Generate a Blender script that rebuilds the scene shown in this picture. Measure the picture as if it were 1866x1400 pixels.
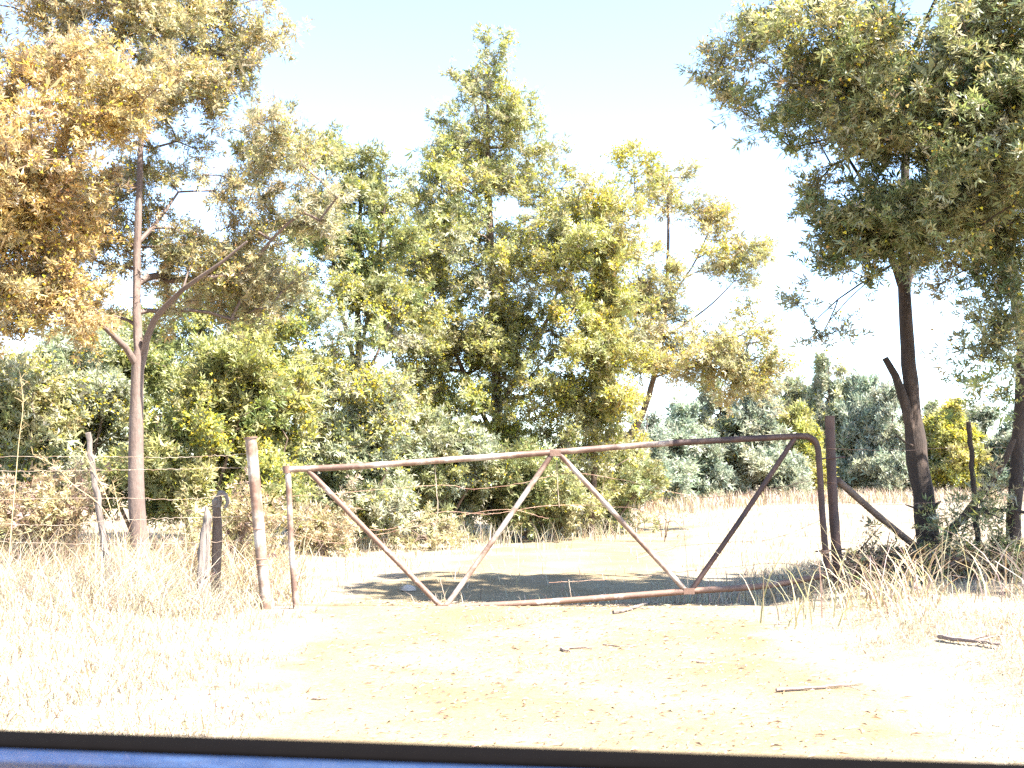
import bpy, math, random
import numpy as np
from mathutils import Vector, Matrix

for o in list(bpy.data.objects):
    bpy.data.objects.remove(o)
scene = bpy.context.scene
COL = scene.collection
rng = np.random.default_rng(7)

# ------------------------------------------------------------------ camera
EYE = 1.25
FPX = 2000.0                      # focal length in photograph pixels (1866 wide)
PITCH = math.atan2(165.0, FPX)    # horizon sits 165 px under the picture's centre
cam_d = bpy.data.cameras.new('camera')
cam = bpy.data.objects.new('camera', cam_d)
COL.objects.link(cam)
cam.location = (0, 0, EYE)
cam.rotation_euler = (math.pi / 2 + PITCH, 0, 0)
cam_d.sensor_width = 36.0
cam_d.lens = 36.0 * FPX / 1866.0
cam_d.clip_start = 0.02
cam_d.clip_end = 3000
cam_d.dof.use_dof = True
cam_d.dof.focus_distance = 17.0
cam_d.dof.aperture_fstop = 9.0
scene.camera = cam

# ------------------------------------------------------------------ light
SUN_DIR = Vector((-0.50, 0.30, -0.80)).normalized()      # the way the light travels
sun_el = math.asin(-SUN_DIR.z)
to_sun = -SUN_DIR
sun_az = math.atan2(to_sun.x, to_sun.y)
world = bpy.data.worlds.new('World')
scene.world = world
world.use_nodes = True
wn = world.node_tree
sky = wn.nodes.new('ShaderNodeTexSky')
sky.sky_type = 'NISHITA'
sky.sun_disc = False
sky.sun_elevation = sun_el
sky.sun_rotation = sun_az
sky.air_density = 1.0
sky.dust_density = 0.6
sky.ozone_density = 1.0
sky.altitude = 1500
bg = wn.nodes['Background']
bg.inputs['Strength'].default_value = 0.105
wn.links.new(sky.outputs[0], bg.inputs['Color'])
sun_d = bpy.data.lights.new('sun', 'SUN')
sun_d.energy = 5.0
sun_d.angle = math.radians(0.53)
sun_d.color = (1.0, 0.95, 0.87)
sun = bpy.data.objects.new('sun', sun_d)
COL.objects.link(sun)
sun.location = (20, -10, 30)
sun.rotation_euler = SUN_DIR.to_track_quat('-Z', 'Y').to_euler()

scene.view_settings.view_transform = 'Standard'
scene.view_settings.look = 'None'
scene.view_settings.gamma = 1.0
scene.view_settings.use_curve_mapping = False
scene.view_settings.exposure = 2.75
scene.cycles.use_denoising = False
scene.cycles.max_bounces = 6
scene.cycles.diffuse_bounces = 3
scene.cycles.transmission_bounces = 3
scene.cycles.sample_clamp_indirect = 6.0

# ------------------------------------------------------------------ helpers
CP, SP = math.cos(PITCH), math.sin(PITCH)


def P(px, py, Y):
    """The point at distance Y down the road that the photograph shows at pixel (px, py)."""
    a = (px - 933.0) / FPX
    b = (700.0 - py) / FPX
    d = np.array([a, CP - b * SP, SP + b * CP])
    return np.array([0, 0, EYE]) + d * (Y / d[1])


def smooth(a, b, x):
    t = np.clip((x - a) / (b - a), 0, 1)
    return t * t * (3 - 2 * t)


def H(x, y):
    """Height of the ground."""
    x = np.asarray(x, float); y = np.asarray(y, float)
    near = smooth(60, 25, y)
    h = 0.025 * np.sin(1.7 * x + 0.6 * y) * np.cos(0.9 * y - 0.4 * x) + 0.015 * np.sin(3.9 * x + 1.3) * np.sin(3.1 * y)
    road = smooth(0.0, 1.0, np.maximum(-1.3 - 0.10 * (y - 5.5) - x, x - 2.3))     # 0 on the track
    h = h * (0.35 + 0.65 * road)
    h = h + 0.10 * smooth(-1.6, -3.6, x) * smooth(22, 9, y)
    h = h + 0.24 * smooth(2.2, 3.6, x) * smooth(3, 7, y) * smooth(15, 10.5, y)
    h = h + 0.05 * np.exp(-((y - 9.9) / 0.8) ** 2) * (1 - road) - 0.07 * np.exp(-((y - 11.8) / 1.0) ** 2) * (1 - road)
    h = h + 0.3 * smooth(2.0, 8.0, x - 0.05 * y) * smooth(20, 34, y)
    return h * near + (1 - near) * 0.25 * smooth(2.0, 8.0, x - 0.05 * y)


def new_mesh(name, co, tris=None, quads=None, col=None):
    me = bpy.data.meshes.new(name)
    co = np.asarray(co, np.float32).reshape(-1, 3)
    me.vertices.add(len(co))
    me.vertices.foreach_set('co', co.ravel())
    idx, starts, n = [], [], 0
    for f, k in ((tris, 3), (quads, 4)):
        if f is None or len(f) == 0:
            continue
        f = np.asarray(f, np.int32).reshape(-1, k)
        idx.append(f.ravel())
        starts.append(n + np.arange(len(f), dtype=np.int32) * k)
        n += f.size
    idx = np.concatenate(idx); starts = np.concatenate(starts)
    me.loops.add(len(idx))
    me.loops.foreach_set('vertex_index', idx)
    me.polygons.add(len(starts))
    me.polygons.foreach_set('loop_start', starts)
    if col is not None:
        at = me.color_attributes.new('tint', 'FLOAT_COLOR', 'POINT')
        c = np.ones((len(co), 4), np.float32)
        c[:, :3] = col
        at.data.foreach_set('color', c.ravel())
    me.update(calc_edges=True)
    return me


def link(name, me, mat=None, parent=None, smooth_shade=False):
    o = bpy.data.objects.new(name, me)
    COL.objects.link(o)
    if mat is not None and me is not None and not me.materials:
        me.materials.append(mat)
    if smooth_shade:
        me.polygons.foreach_set('use_smooth', np.ones(len(me.polygons), bool))
    if parent is not None:
        # parts are modelled in world coordinates; store them relative to the thing's base
        o.parent = parent
        off = Vector((0, 0, 0)); q = parent
        while q is not None:
            off += q.location; q = q.parent
        if off.length > 0:
            me.transform(Matrix.Translation(-off))
    return o


def empty(name, loc=(0, 0, 0)):
    o = bpy.data.objects.new(name, None)
    COL.objects.link(o)
    o.location = loc
    o.empty_display_size = 0.2
    return o


def tag(o, label=None, cat=None, group=None, kind=None):
    if label: o['label'] = label
    if cat: o['category'] = cat
    if group: o['group'] = group
    if kind: o['kind'] = kind
    return o


class MB:
    """Collects vertices and faces; build() links them as one mesh."""
    def __init__(self):
        self.co, self.t, self.q, self.n = [], [], [], 0

    def add(self, co, t=None, q=None):
        co = np.asarray(co, float).reshape(-1, 3)
        if t is not None and len(t): self.t.append(np.asarray(t, int).reshape(-1, 3) + self.n)
        if q is not None and len(q): self.q.append(np.asarray(q, int).reshape(-1, 4) + self.n)
        self.co.append(co); self.n += len(co)
        return self

    def tube(self, pts, rad, sides=10, cap=True, wob=0.0, flat=None):
        pts = np.asarray(pts, float); k = len(pts)
        rad = np.broadcast_to(np.asarray(rad, float), (k,))
        d = np.gradient(pts, axis=0)
        d /= np.linalg.norm(d, axis=1)[:, None] + 1e-12
        ref = np.array([0, 0, 1.0]) if abs(d[0][2]) < 0.8 else np.array([0, 1.0, 0])
        u = np.cross(d[0], ref); u /= np.linalg.norm(u)
        rings = []
        for i in range(k):
            u = u - d[i] * u.dot(d[i]); u /= np.linalg.norm(u)
            v = np.cross(d[i], u)
            a = np.arange(sides) / sides * 2 * math.pi
            r = rad[i] * (1 + (wob * rng.normal(size=sides) if wob else 0))
            r = np.broadcast_to(r, (sides,))
            rings.append(pts[i] + (np.cos(a) * r)[:, None] * u + (np.sin(a) * r)[:, None] * v)
        co = np.concatenate(rings)
        i = np.arange(k - 1)[:, None] * sides
        j = np.arange(sides)[None, :]
        j2 = (j + 1) % sides
        q = np.stack([i + j, i + j2, i + sides + j2, i + sides + j], -1).reshape(-1, 4)
        t = []
        if cap:
            co = np.concatenate([co, pts[:1], pts[-1:]])
            a, b = k * sides, k * sides + 1
            for s in range(sides):
                t.append((a, (s + 1) % sides, s))
                t.append((b, (k - 1) * sides + s, (k - 1) * sides + (s + 1) % sides))
        return self.add(co, t, q)

    def box(self, lo, hi):
        (a, b, c), (d, e, f) = lo, hi
        co = [(a, b, c), (d, b, c), (d, e, c), (a, e, c), (a, b, f), (d, b, f), (d, e, f), (a, e, f)]
        return self.add(co, None, [(0, 3, 2, 1), (4, 5, 6, 7), (0, 1, 5, 4), (1, 2, 6, 5), (2, 3, 7, 6), (3, 0, 4, 7)])

    def prism(self, prof, x0, x1):
        """A (y, z) outline drawn out along x."""
        k = len(prof)
        co = [(x0, y, z) for y, z in prof] + [(x1, y, z) for y, z in prof]
        q = [(i, (i + 1) % k, k + (i + 1) % k, k + i) for i in range(k)]
        t = [(0, i + 1, i) for i in range(1, k - 1)] + [(k, k + i, k + i + 1) for i in range(1, k - 1)]
        return self.add(co, t, q)

    def build(self, name, mat, parent=None, smooth_shade=True, rot=None):
        co = np.concatenate(self.co)
        if rot is not None:
            co = co @ rot.T
        me = new_mesh(name, co, np.concatenate(self.t) if self.t else None, np.concatenate(self.q) if self.q else None)
        o = link(name, me, mat, parent, False)
        if smooth_shade:
            me.polygons.foreach_set('use_smooth', np.ones(len(me.polygons), bool))
            me.set_sharp_from_angle(angle=math.radians(40))
        return o


def curve(pts, n=24):
    """Catmull-Rom through the points."""
    p = np.asarray(pts, float)
    p = np.concatenate([[2 * p[0] - p[1]], p, [2 * p[-1] - p[-2]]])
    m = len(p) - 3
    out = []
    for t in np.linspace(0, m - 1e-9, n):
        i = int(t); f = t - i
        a, b, c, d = p[i:i + 4]
        out.append(0.5 * (2 * b + (c - a) * f + (2 * a - 5 * b + 4 * c - d) * f * f + (3 * b - a - 3 * c + d) * f ** 3))
    return np.array(out)


# ------------------------------------------------------------------ materials
def mat_new(name):
    m = bpy.data.materials.new(name)
    m.use_nodes = True
    nt = m.node_tree
    return m, nt, nt.nodes['Principled BSDF']


def noise(nt, scale, detail=4, rough=0.6, vec=None, dim='3D'):
    n = nt.nodes.new('ShaderNodeTexNoise')
    n.noise_dimensions = dim
    n.inputs['Scale'].default_value = scale
    n.inputs['Detail'].default_value = detail
    n.inputs['Roughness'].default_value = rough
    if vec is not None:
        nt.links.new(vec, n.inputs['Vector'])
    return n


def ramp(nt, src, stops):
    r = nt.nodes.new('ShaderNodeValToRGB')
    el = r.color_ramp.elements
    while len(el) < len(stops):
        el.new(0.5)
    for e, (p, c) in zip(el, stops):
        e.position = p
        e.color = (*c, 1) if len(c) == 3 else c
    nt.links.new(src, r.inputs[0])
    return r


def mapping(nt, scale=(1, 1, 1), coord='Object'):
    tc = nt.nodes.new('ShaderNodeTexCoord')
    mp = nt.nodes.new('ShaderNodeMapping')
    mp.inputs['Scale'].default_value = scale
    nt.links.new(tc.outputs[coord], mp.inputs['Vector'])
    return mp.outputs[0]


def bump(nt, src, bsdf, strength=0.5, dist=0.02):
    b = nt.nodes.new('ShaderNodeBump')
    b.inputs['Strength'].default_value = strength
    b.inputs['Distance'].default_value = dist
    nt.links.new(src, b.inputs['Height'])
    nt.links.new(b.outputs[0], bsdf.inputs['Normal'])


def mat_patchy(name, stops, scale, stretch=(1, 1, 1), rough=0.85, bump_s=0.5, bump_d=0.01, fine=None, metal=0.0, detail=6):
    m, nt, b = mat_new(name)
    v = mapping(nt, stretch)
    n = noise(nt, scale, detail, 0.65, v)
    r = ramp(nt, n.outputs['Fac'], stops)
    out = r.outputs[0]
    f = noise(nt, fine or scale * 9, 5, 0.7, v)
    mx = nt.nodes.new('ShaderNodeMix'); mx.data_type = 'RGBA'; mx.blend_type = 'MULTIPLY'
    mx.inputs[0].default_value = 1.0
    fr = ramp(nt, f.outputs['Fac'], [(0.3, (0.72, 0.70, 0.68)), (0.7, (1.15, 1.13, 1.1))])
    nt.links.new(out, mx.inputs[6]); nt.links.new(fr.outputs[0], mx.inputs[7])
    nt.links.new(mx.outputs[2], b.inputs['Base Color'])
    b.inputs['Roughness'].default_value = rough
    b.inputs['Metallic'].default_value = metal
    bump(nt, f.outputs['Fac'], b, bump_s, bump_d)
    return m


def mat_leaf(name, gloss=0.45, trans=0.4, spec=0.5):
    m, nt, b = mat_new(name)
    a = nt.nodes.new('ShaderNodeAttribute'); a.attribute_name = 'tint'
    nt.links.new(a.outputs['Color'], b.inputs['Base Color'])
    b.inputs['Roughness'].default_value = gloss
    b.inputs['Specular IOR Level'].default_value = spec
    tr = nt.nodes.new('ShaderNodeBsdfTranslucent')
    hs = nt.nodes.new('ShaderNodeHueSaturation')
    hs.inputs['Saturation'].default_value = 1.15
    hs.inputs['Value'].default_value = 1.1
    nt.links.new(a.outputs['Color'], hs.inputs['Color'])
    nt.links.new(hs.outputs[0], tr.inputs['Color'])
    mx = nt.nodes.new('ShaderNodeMixShader')
    mx.inputs[0].default_value = trans
    out = nt.nodes['Material Output']
    nt.links.new(b.outputs[0], mx.inputs[1]); nt.links.new(tr.outputs[0], mx.inputs[2])
    nt.links.new(mx.outputs[0], out.inputs['Surface'])
    return m


M = {}
M['leaf'] = mat_leaf('wattle_leaf')
M['blossom'] = mat_leaf('wattle_blossom', 0.8, 0.3, 0.2)
M['grass'] = mat_leaf('dry_grass_blade', 0.55, 0.25, 0.4)
M['bark_pale'] = mat_patchy('pale_pinkish_bark', [(0.3, (0.10, 0.068, 0.056)), (0.55, (0.15, 0.108, 0.09)), (0.75, (0.20, 0.152, 0.13))], 5, (1, 1, 0.35), 0.85, 0.6, 0.012)
M['bark_dark'] = mat_patchy('dark_brown_bark', [(0.3, (0.02, 0.013, 0.010)), (0.55, (0.045, 0.029, 0.021)), (0.78, (0.11, 0.075, 0.058))], 7, (1, 1, 0.22), 0.9, 0.9, 0.02)
M['bark_mid'] = mat_patchy('brown_bark', [(0.3, (0.09, 0.06, 0.045)), (0.6, (0.17, 0.12, 0.09))], 7, (1, 1, 0.3), 0.9, 0.8, 0.015)
M['wood_grey'] = mat_patchy('weathered_grey_wood', [(0.3, (0.085, 0.062, 0.05)), (0.5, (0.16, 0.13, 0.112)), (0.75, (0.26, 0.225, 0.20))], 6, (1, 1, 0.12), 0.85, 0.8, 0.012)
M['pipe_pale'] = mat_patchy('pale_galvanised_pipe_with_rust', [(0.40, (0.36, 0.32, 0.29)), (0.50, (0.24, 0.165, 0.125)), (0.60, (0.12, 0.068, 0.048))], 3.2, (1, 1, 1), 0.55, 0.35, 0.004, 40)
M['pipe_rust'] = mat_patchy('rusty_brown_pipe', [(0.36, (0.36, 0.30, 0.26)), (0.43, (0.17, 0.10, 0.07)), (0.72, (0.105, 0.056, 0.04))], 3.0, (1, 1, 1), 0.7, 0.5, 0.005, 45)
M['pipe_rust_shade'] = mat_patchy('rusted_pipe_with_shade', [(0.36, (0.03, 0.015, 0.012)), (0.55, (0.065, 0.03, 0.021)), (0.74, (0.15, 0.09, 0.065))], 4.0, (1, 1, 0.6), 0.65, 0.6, 0.006, 40)  # rust, darkened further to carry the tree's shade in its colour
M['post_paint'] = mat_patchy('chipped_white_paint_on_rusty_pipe', [(0.42, (0.36, 0.32, 0.285)), (0.48, (0.24, 0.175, 0.13)), (0.55, (0.15, 0.082, 0.055))], 2.6, (1, 1, 0.8), 0.6, 0.4, 0.004, 35)
M['stick'] = mat_patchy('pinkish_dead_wood', [(0.3, (0.13, 0.09, 0.075)), (0.7, (0.27, 0.20, 0.17))], 9, (1, 1, 1), 0.85, 0.5)
M['wire'] = mat_patchy('rusty_wire', [(0.4, (0.40, 0.26, 0.18)), (0.6, (0.22, 0.11, 0.07))], 8, rough=0.6, bump_s=0.2)
M['wire_pale'] = mat_patchy('pale_wire', [(0.4, (0.45, 0.38, 0.30)), (0.6, (0.30, 0.20, 0.14))], 8, rough=0.5, bump_s=0.2)
M['stone'] = mat_patchy('grey_stone', [(0.3, (0.30, 0.25, 0.21)), (0.7, (0.48, 0.42, 0.36))], 12, rough=0.9)


def mat_ground(name, a, b_, c, scale):
    m, nt, b = mat_new(name)
    v = mapping(nt)
    n1 = noise(nt, scale, 6, 0.62, v)
    r1 = ramp(nt, n1.outputs['Fac'], [(0.34, a), (0.52, b_), (0.70, c)])
    n2 = noise(nt, 38, 6, 0.75, v)
    r2 = ramp(nt, n2.outputs['Fac'], [(0.30, (0.48, 0.44, 0.38)), (0.47, (0.93, 0.92, 0.90)), (0.75, (1.15, 1.15, 1.13))])
    mx = nt.nodes.new('ShaderNodeMix'); mx.data_type = 'RGBA'; mx.blend_type = 'MULTIPLY'
    mx.inputs[0].default_value = 1.0
    nt.links.new(r1.outputs[0], mx.inputs[6]); nt.links.new(r2.outputs[0], mx.inputs[7])
    nt.links.new(mx.outputs[2], b.inputs['Base Color'])
    b.inputs['Roughness'].default_value = 0.95
    b.inputs['Specular IOR Level'].default_value = 0.15
    n3 = noise(nt, 70, 5, 0.7, v)
    bump(nt, n3.outputs['Fac'], b, 0.7, 0.012)
    return m


M['ground'] = mat_ground('dry_straw_ground', (0.17, 0.13, 0.09), (0.25, 0.205, 0.15), (0.32, 0.27, 0.205), 1.1)
M['road'] = mat_ground('yellow_dirt_track', (0.165, 0.122, 0.070), (0.21, 0.165, 0.102), (0.25, 0.205, 0.135), 0.9)


def fray(m, soft):
    """Dry straw lies over the worn dirt towards the sides of the track."""
    nt = m.node_tree; b = nt.nodes['Principled BSDF']
    src = b.inputs['Base Color'].links[0].from_socket
    a = nt.nodes.new('ShaderNodeAttribute'); a.attribute_name = 'tint'
    n = noise(nt, 3.2, 7, 0.72, mapping(nt))
    ad = nt.nodes.new('ShaderNodeMath'); ad.operation = 'ADD'
    nt.links.new(a.outputs['Fac'], ad.inputs[0]); nt.links.new(n.outputs['Fac'], ad.inputs[1])
    rp = ramp(nt, ad.outputs[0], [(0.66, (0, 0, 0)), (1.0, (1, 1, 1))])
    n2 = noise(nt, 26, 5, 0.7, mapping(nt, (1, 1, 1)))
    st = ramp(nt, n2.outputs['Fac'], [(0.3, soft[0]), (0.7, soft[1])])
    mx = nt.nodes.new('ShaderNodeMix'); mx.data_type = 'RGBA'
    nt.links.new(rp.outputs[0], mx.inputs[0]); nt.links.new(src, mx.inputs[6]); nt.links.new(st.outputs[0], mx.inputs[7])
    nt.links.new(mx.outputs[2], b.inputs['Base Color'])


fray(M['road'], ((0.17, 0.13, 0.085), (0.26, 0.215, 0.155)))

# ------------------------------------------------------------------ ground and track
def graded(lo, hi, step, far, grow=1.16):
    c = list(np.arange(lo, hi + step * 0.5, step))
    s = step
    while c[-1] < far[1]:
        s *= grow; c.append(c[-1] + s)
    s = step
    while c[0] > far[0]:
        s *= grow; c.insert(0, c[0] - s)
    return np.array(c)


gx = graded(-8, 8, 0.13, (-700, 700))
gy = graded(2.5, 18, 0.13, (-60, 900))
X, Y = np.meshgrid(gx, gy)
nx, ny = len(gx), len(gy)
co = np.stack([X, Y, H(X, Y)], -1).reshape(-1, 3)
ii = (np.arange(ny - 1)[:, None] * nx + np.arange(nx - 1)[None, :]).ravel()
ground = link('ground', new_mesh('ground', co, None, np.stack([ii, ii + 1, ii + nx + 1, ii + nx], -1)), M['ground'], None, True)
tag(ground, 'dry straw coloured ground around the farm track', None, None, 'structure')

# the track: through the gate, then bending left to right into the field
def track_edges(y):
    l = -1.42 - 0.12 * np.clip(y - 5.5, -3, 6) + 0.12 * np.sin(2.3 * y) + 0.07 * np.sin(5.7 * y + 1)
    r = 2.35 + 0.02 * (y - 5.5) + 0.10 * np.sin(1.9 * y + 2) + 0.06 * np.sin(6.3 * y)
    c = 0.10 * np.clip(y - 11.5, 0, 40) ** 1.25
    sq = 0.55 * smooth(11.0, 15, y)
    return l + c + sq, r + c - sq


tv = np.concatenate([np.arange(2.6, 16, 0.1), np.arange(16, 27, 0.3)])
L_, R_ = track_edges(tv)
L_ = L_ + 0.05 * rng.normal(size=len(tv)); R_ = R_ + 0.05 * rng.normal(size=len(tv))
u = np.linspace(0, 1, 36)
TX = L_[:, None] * (1 - u) + R_[:, None] * u
TY = np.repeat(tv[:, None], 36, 1)
co = np.stack([TX, TY, H(TX, TY) + 0.007 - 0.03 * smooth(0.045, 0.0, np.minimum(u, 1 - u))[None, :]], -1).reshape(-1, 3)
ii = (np.arange(len(tv) - 1)[:, None] * 36 + np.arange(35)[None, :]).ravel()
edge = np.maximum(smooth(0.13, 0.0, u), smooth(0.20, 0.0, 1 - u))[None, :] + 0 * TX
hump = 0.42 * np.exp(-((u - .48) / .10) ** 2)[None, :] * (0.35 + 0.65 * (np.sin(2.9 * TY + 1.0) > 0.2))
edge = np.clip(edge + hump, 0, 1) * 0.62
track = link('dirt_road', new_mesh('dirt_road', co, None, np.stack([ii, ii + 1, ii + 37, ii + 36], -1), edge.reshape(-1, 1)), M['road'], None, True)
tag(track, 'pale yellow dirt track leading to the gate', None, None, 'structure')

# ------------------------------------------------------------------ the car the picture is taken from
def mat_plain(name, col, rough=0.5, metal=0.0, coat=0.0):
    m, nt, b = mat_new(name)
    n = noise(nt, 60, 3, 0.6, mapping(nt))
    r = ramp(nt, n.outputs['Fac'], [(0.3, tuple(0.88 * c for c in col)), (0.7, tuple(min(1, 1.08 * c) for c in col))])
    nt.links.new(r.outputs[0], b.inputs['Base Color'])
    b.inputs['Roughness'].default_value = rough
    b.inputs['Metallic'].default_value = metal
    b.inputs['Coat Weight'].default_value = coat
    return m


M['car_blue'] = mat_plain('blue_car_paint', (0.010, 0.026, 0.080), 0.4, 0.0, 0.4)
M['rubber'] = mat_plain('black_rubber', (0.0025, 0.002, 0.002), 0.9)
M['rubber'].node_tree.nodes['Principled BSDF'].inputs['Specular IOR Level'].default_value = 0.03
M['lining'] = mat_plain('grey_headlining', (0.16, 0.15, 0.14), 0.9)
M['chrome'] = mat_plain('dull_chrome', (0.6, 0.6, 0.6), 0.25, 1.0)

yaw = math.radians(-7.66)
CR = np.array([[math.cos(yaw), -math.sin(yaw), 0], [math.sin(yaw), math.cos(yaw), 0], [0, 0, 1]])
car = empty('parked_car')
tag(car, 'blue car door sill with black rubber strip along the bottom edge', 'car')
SZ = 1.04
# belt line: painted inner ledge, slot, rubber strip, outer skin
b = MB()
b.prism([(0.60, SZ - 0.20), (0.66, SZ - 0.03), (0.69, SZ - 0.006), (0.72, SZ), (0.803, SZ), (0.806, SZ - 0.30), (0.806, 0.42), (0.62, 0.42)], -1.05, 1.05)
door = b.build('door', M['car_blue'], car, True, CR)
b = MB()
b.prism([(0.808, SZ - 0.03), (0.808, SZ + 0.0015), (0.813, SZ + 0.004), (0.846, SZ + 0.004), (0.853, SZ - 0.004), (0.854, SZ - 0.03)], -1.05, 1.05)
b.build('weather_strip', M['rubber'], door, True, CR)
b = MB()
b.prism([(0.810, SZ - 0.034), (0.856, SZ - 0.034), (0.90, SZ - 0.16), (0.905, 0.7), (0.88, 0.42), (0.810, 0.42)], -1.05, 1.05)
b.build('outer_panel', M['car_blue'], door, True, CR)
b = MB(); b.box((0.72, 0.906, 0.84), (0.92, 0.925, 0.87))
b.build('handle', M['chrome'], door, True, CR)
b = MB()
b.prism([(-0.72, 0.42), (0.88, 0.42), (0.84, 0.24), (-0.68, 0.24)], -1.9, 1.9)
b.build('floor_pan', M['car_blue'], car, True, CR)
b = MB()
b.prism([(-0.80, 0.42), (-0.72, 0.42), (-0.72, SZ), (-0.76, SZ)], -1.05, 1.05)
b.build('door', M['car_blue'], car, True, CR)
for s in (-1, 1):
    b = MB()
    x0, x1 = sorted((s * 1.06, s * 1.95))
    b.prism([(-0.80, 0.43), (0.89, 0.43), (0.90, 0.75), (0.84, 0.98), (-0.74, 0.98), (-0.82, 0.75)], x0, x1)
    b.build('bonnet' if s < 0 else 'boot', M['car_blue'], car, True, CR)
    for yy in (-0.66, 0.66):
        b = MB(); b.tube([(s * 1.0, yy, SZ - 0.02), (s * 0.86, yy * 0.88, 1.60)], [0.035, 0.03], 8)
        b.build('pillar', M['car_blue'], car, True, CR)
    for yy in (-0.74, 0.74):
        b = MB(); b.tube([(s * 1.45, yy - 0.09, 0.30), (s * 1.45, yy - 0.05, 0.30), (s * 1.45, yy + 0.05, 0.30), (s * 1.45, yy + 0.09, 0.30)], [0.27, 0.30, 0.30, 0.27], 28)
        w = b.build('wheel', M['rubber'], car, True, CR)
        b = MB(); b.tube([(s * 1.45, yy - 0.10, 0.30), (s * 1.45, yy + 0.10, 0.30)], [0.18, 0.18], 20)
        b.build('rim', M['chrome'], w, True, CR)
b = MB()
b.prism([(-0.60, 1.60), (0.58, 1.60), (0.60, 1.625), (0.50, 1.66), (-0.52, 1.66), (-0.62, 1.625)], -0.92, 0.92)
b.build('roof', M['lining'], car, True, CR)

# ------------------------------------------------------------------ gate
def gate_depth(px):
    return 10.0 + 0.5 * (px - 525) / 970.0


def G(px, py, off=0.0):
    return P(px, py, gate_depth(px) + off)


gate = empty('farm_gate', tuple(G(1508, 1040)))
tag(gate, 'sagging rusty pipe farm gate with W shaped bracing across the track', 'gate')
PR = 0.029
top = curve([G(522, 856), G(650, 850), G(820, 838), G(1000, 825), G(1150, 813), G(1300, 803), G(1420, 797), G(1455, 795)], 40)
topm = MB(); topm.tube(top[:26], PR, 14); topm.build('top_rail', M['pipe_pale'], gate)
bend = curve([top[25] * 0.02 + top[26] * 0.98, top[32], top[-1], G(1474, 797), G(1486, 806), G(1491, 822), G(1494, 860), G(1498, 930), G(1504, 1000), G(1508, 1052)], 50)
b = MB(); b.tube(np.concatenate([top[25:26], bend]), PR + 0.0008, 14); b.build('top_rail', M['pipe_rust_shade'], gate)['label'] = 'bent end of the top rail, coloured dark for shade'  # shade of the right crown put into this half's darker colour
b = MB(); b.tube(curve([G(524, 850), G(528, 930), G(531, 1000), G(540, 1122)], 16), 0.027, 12); b.build('upright', M['pipe_pale'], gate)
b = MB(); b.tube([G(522, 849), G(523, 862)], 0.036, 12); b.build('corner_sleeve', M['pipe_rust'], gate)
bot = curve([G(541, 1123), G(640, 1122), G(810, 1108), G(1000, 1097), G(1250, 1078), G(1390, 1068), G(1508, 1048)], 36)
b = MB(); b.tube(bot[:9], PR - 0.002, 12); b.build('bottom_rail', M['pipe_pale'], gate)
b = MB(); b.tube(bot[8:], PR, 12); b.build('bottom_rail', M['pipe_rust'], gate)
for (a, c, mt) in (((562, 858), (806, 1108), 'pipe_rust'), ((1006, 828), (812, 1106), 'pipe_pale'), ((1018, 826), (1250, 1077), 'pipe_pale'), ((1448, 799), (1260, 1076), 'pipe_rust_shade')):  # last brace takes the shade-darkened pipe colour
    A, C = G(*a, 0.0), G(*c, 0.0)
    mid = (A + C) / 2 + np.array([0.006, 0, -0.006])
    b = MB(); b.tube(curve([A, mid, C], 12), 0.0245, 12); b.build('brace', M[mt], gate)
for px, py in ((808, 1107), (1012, 826), (1255, 1077)):
    b = MB(); b.box(G(px, py) - np.array([0.05, 0.034, 0.028]), G(px, py) + np.array([0.05, -0.030, 0.028]))
    b.build('gusset', M['pipe_rust'], gate)


def wire_pts(pix, n, off=0.0, sag=0.004, depth=None):
    p = [P(x, y, (depth(x) if depth else gate_depth(x)) + off) for x, y in pix]
    c = curve(p, n)
    return c + rng.normal(size=c.shape) * sag * np.array([0.3, 0.6, 0.7])


def barbed(mb, pts, r=0.0022, every=0.13):
    mb.tube(pts, r, 4, False)
    d = np.linalg.norm(np.diff(pts, axis=0), axis=1).cumsum()
    s = every
    while s < d[-1]:
        i = int(np.searchsorted(d, s))
        c = pts[i]
        for _ in range(2):
            v = rng.normal(size=3); v /= np.linalg.norm(v)
            mb.tube([c - v * 0.013, c + v * 0.013], 0.0013, 3, False)
        s += every * (0.8 + 0.4 * rng.random())


for pix in ([(530, 905), (640, 897), (800, 884), (860, 891), (935, 884), (1012, 866), (1060, 863), (1160, 880), (1270, 905), (1370, 898), (1495, 872)],
            [(530, 935), (590, 950), (690, 966), (740, 955), (800, 934), (900, 936), (1010, 921), (1150, 925)],
            [(534, 975), (620, 990), (690, 975), (900, 930), (1000, 945)],
            [(1150, 1018), (1200, 1000), (1330, 988), (1410, 982), (1500, 946)],
            [(1000, 1062), (1160, 1052), (1300, 1036), (1425, 1027), (1506, 1042)],
            [(470, 1085), (505, 1084), (534, 1083)]):
    b = MB(); barbed(b, wire_pts(pix, 60, 0.03)); b.build('wire', M['wire'], gate)
for pix in ([(792, 848), (796, 900), (798, 932), (791, 968)], [(1014, 832), (1016, 880), (1019, 925)], [(1036, 1056), (1038, 1070), (1041, 1090)],
            [(1240, 905), (1246, 960), (1252, 1030), (1253, 1074)], [(802, 1055), (808, 1080), (812, 1095)]):
    b = MB(); b.tube(wire_pts(pix, 14, 0.028), 0.003, 4, False); b.build('dropper', M['wire_pale'], gate)
b = MB(); t = np.linspace(0, 11 * math.pi, 70)
c0 = G(506, 1004)
c0 = G(1504, 1006)
b.tube(np.stack([c0[0] + 0.038 * np.cos(t), c0[1] + 0.038 * np.sin(t), c0[2] + 0.0035 * (t / math.pi - 5)], -1), 0.003, 4, False)
b.build('wire_binding', M['wire'], gate)

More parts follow.
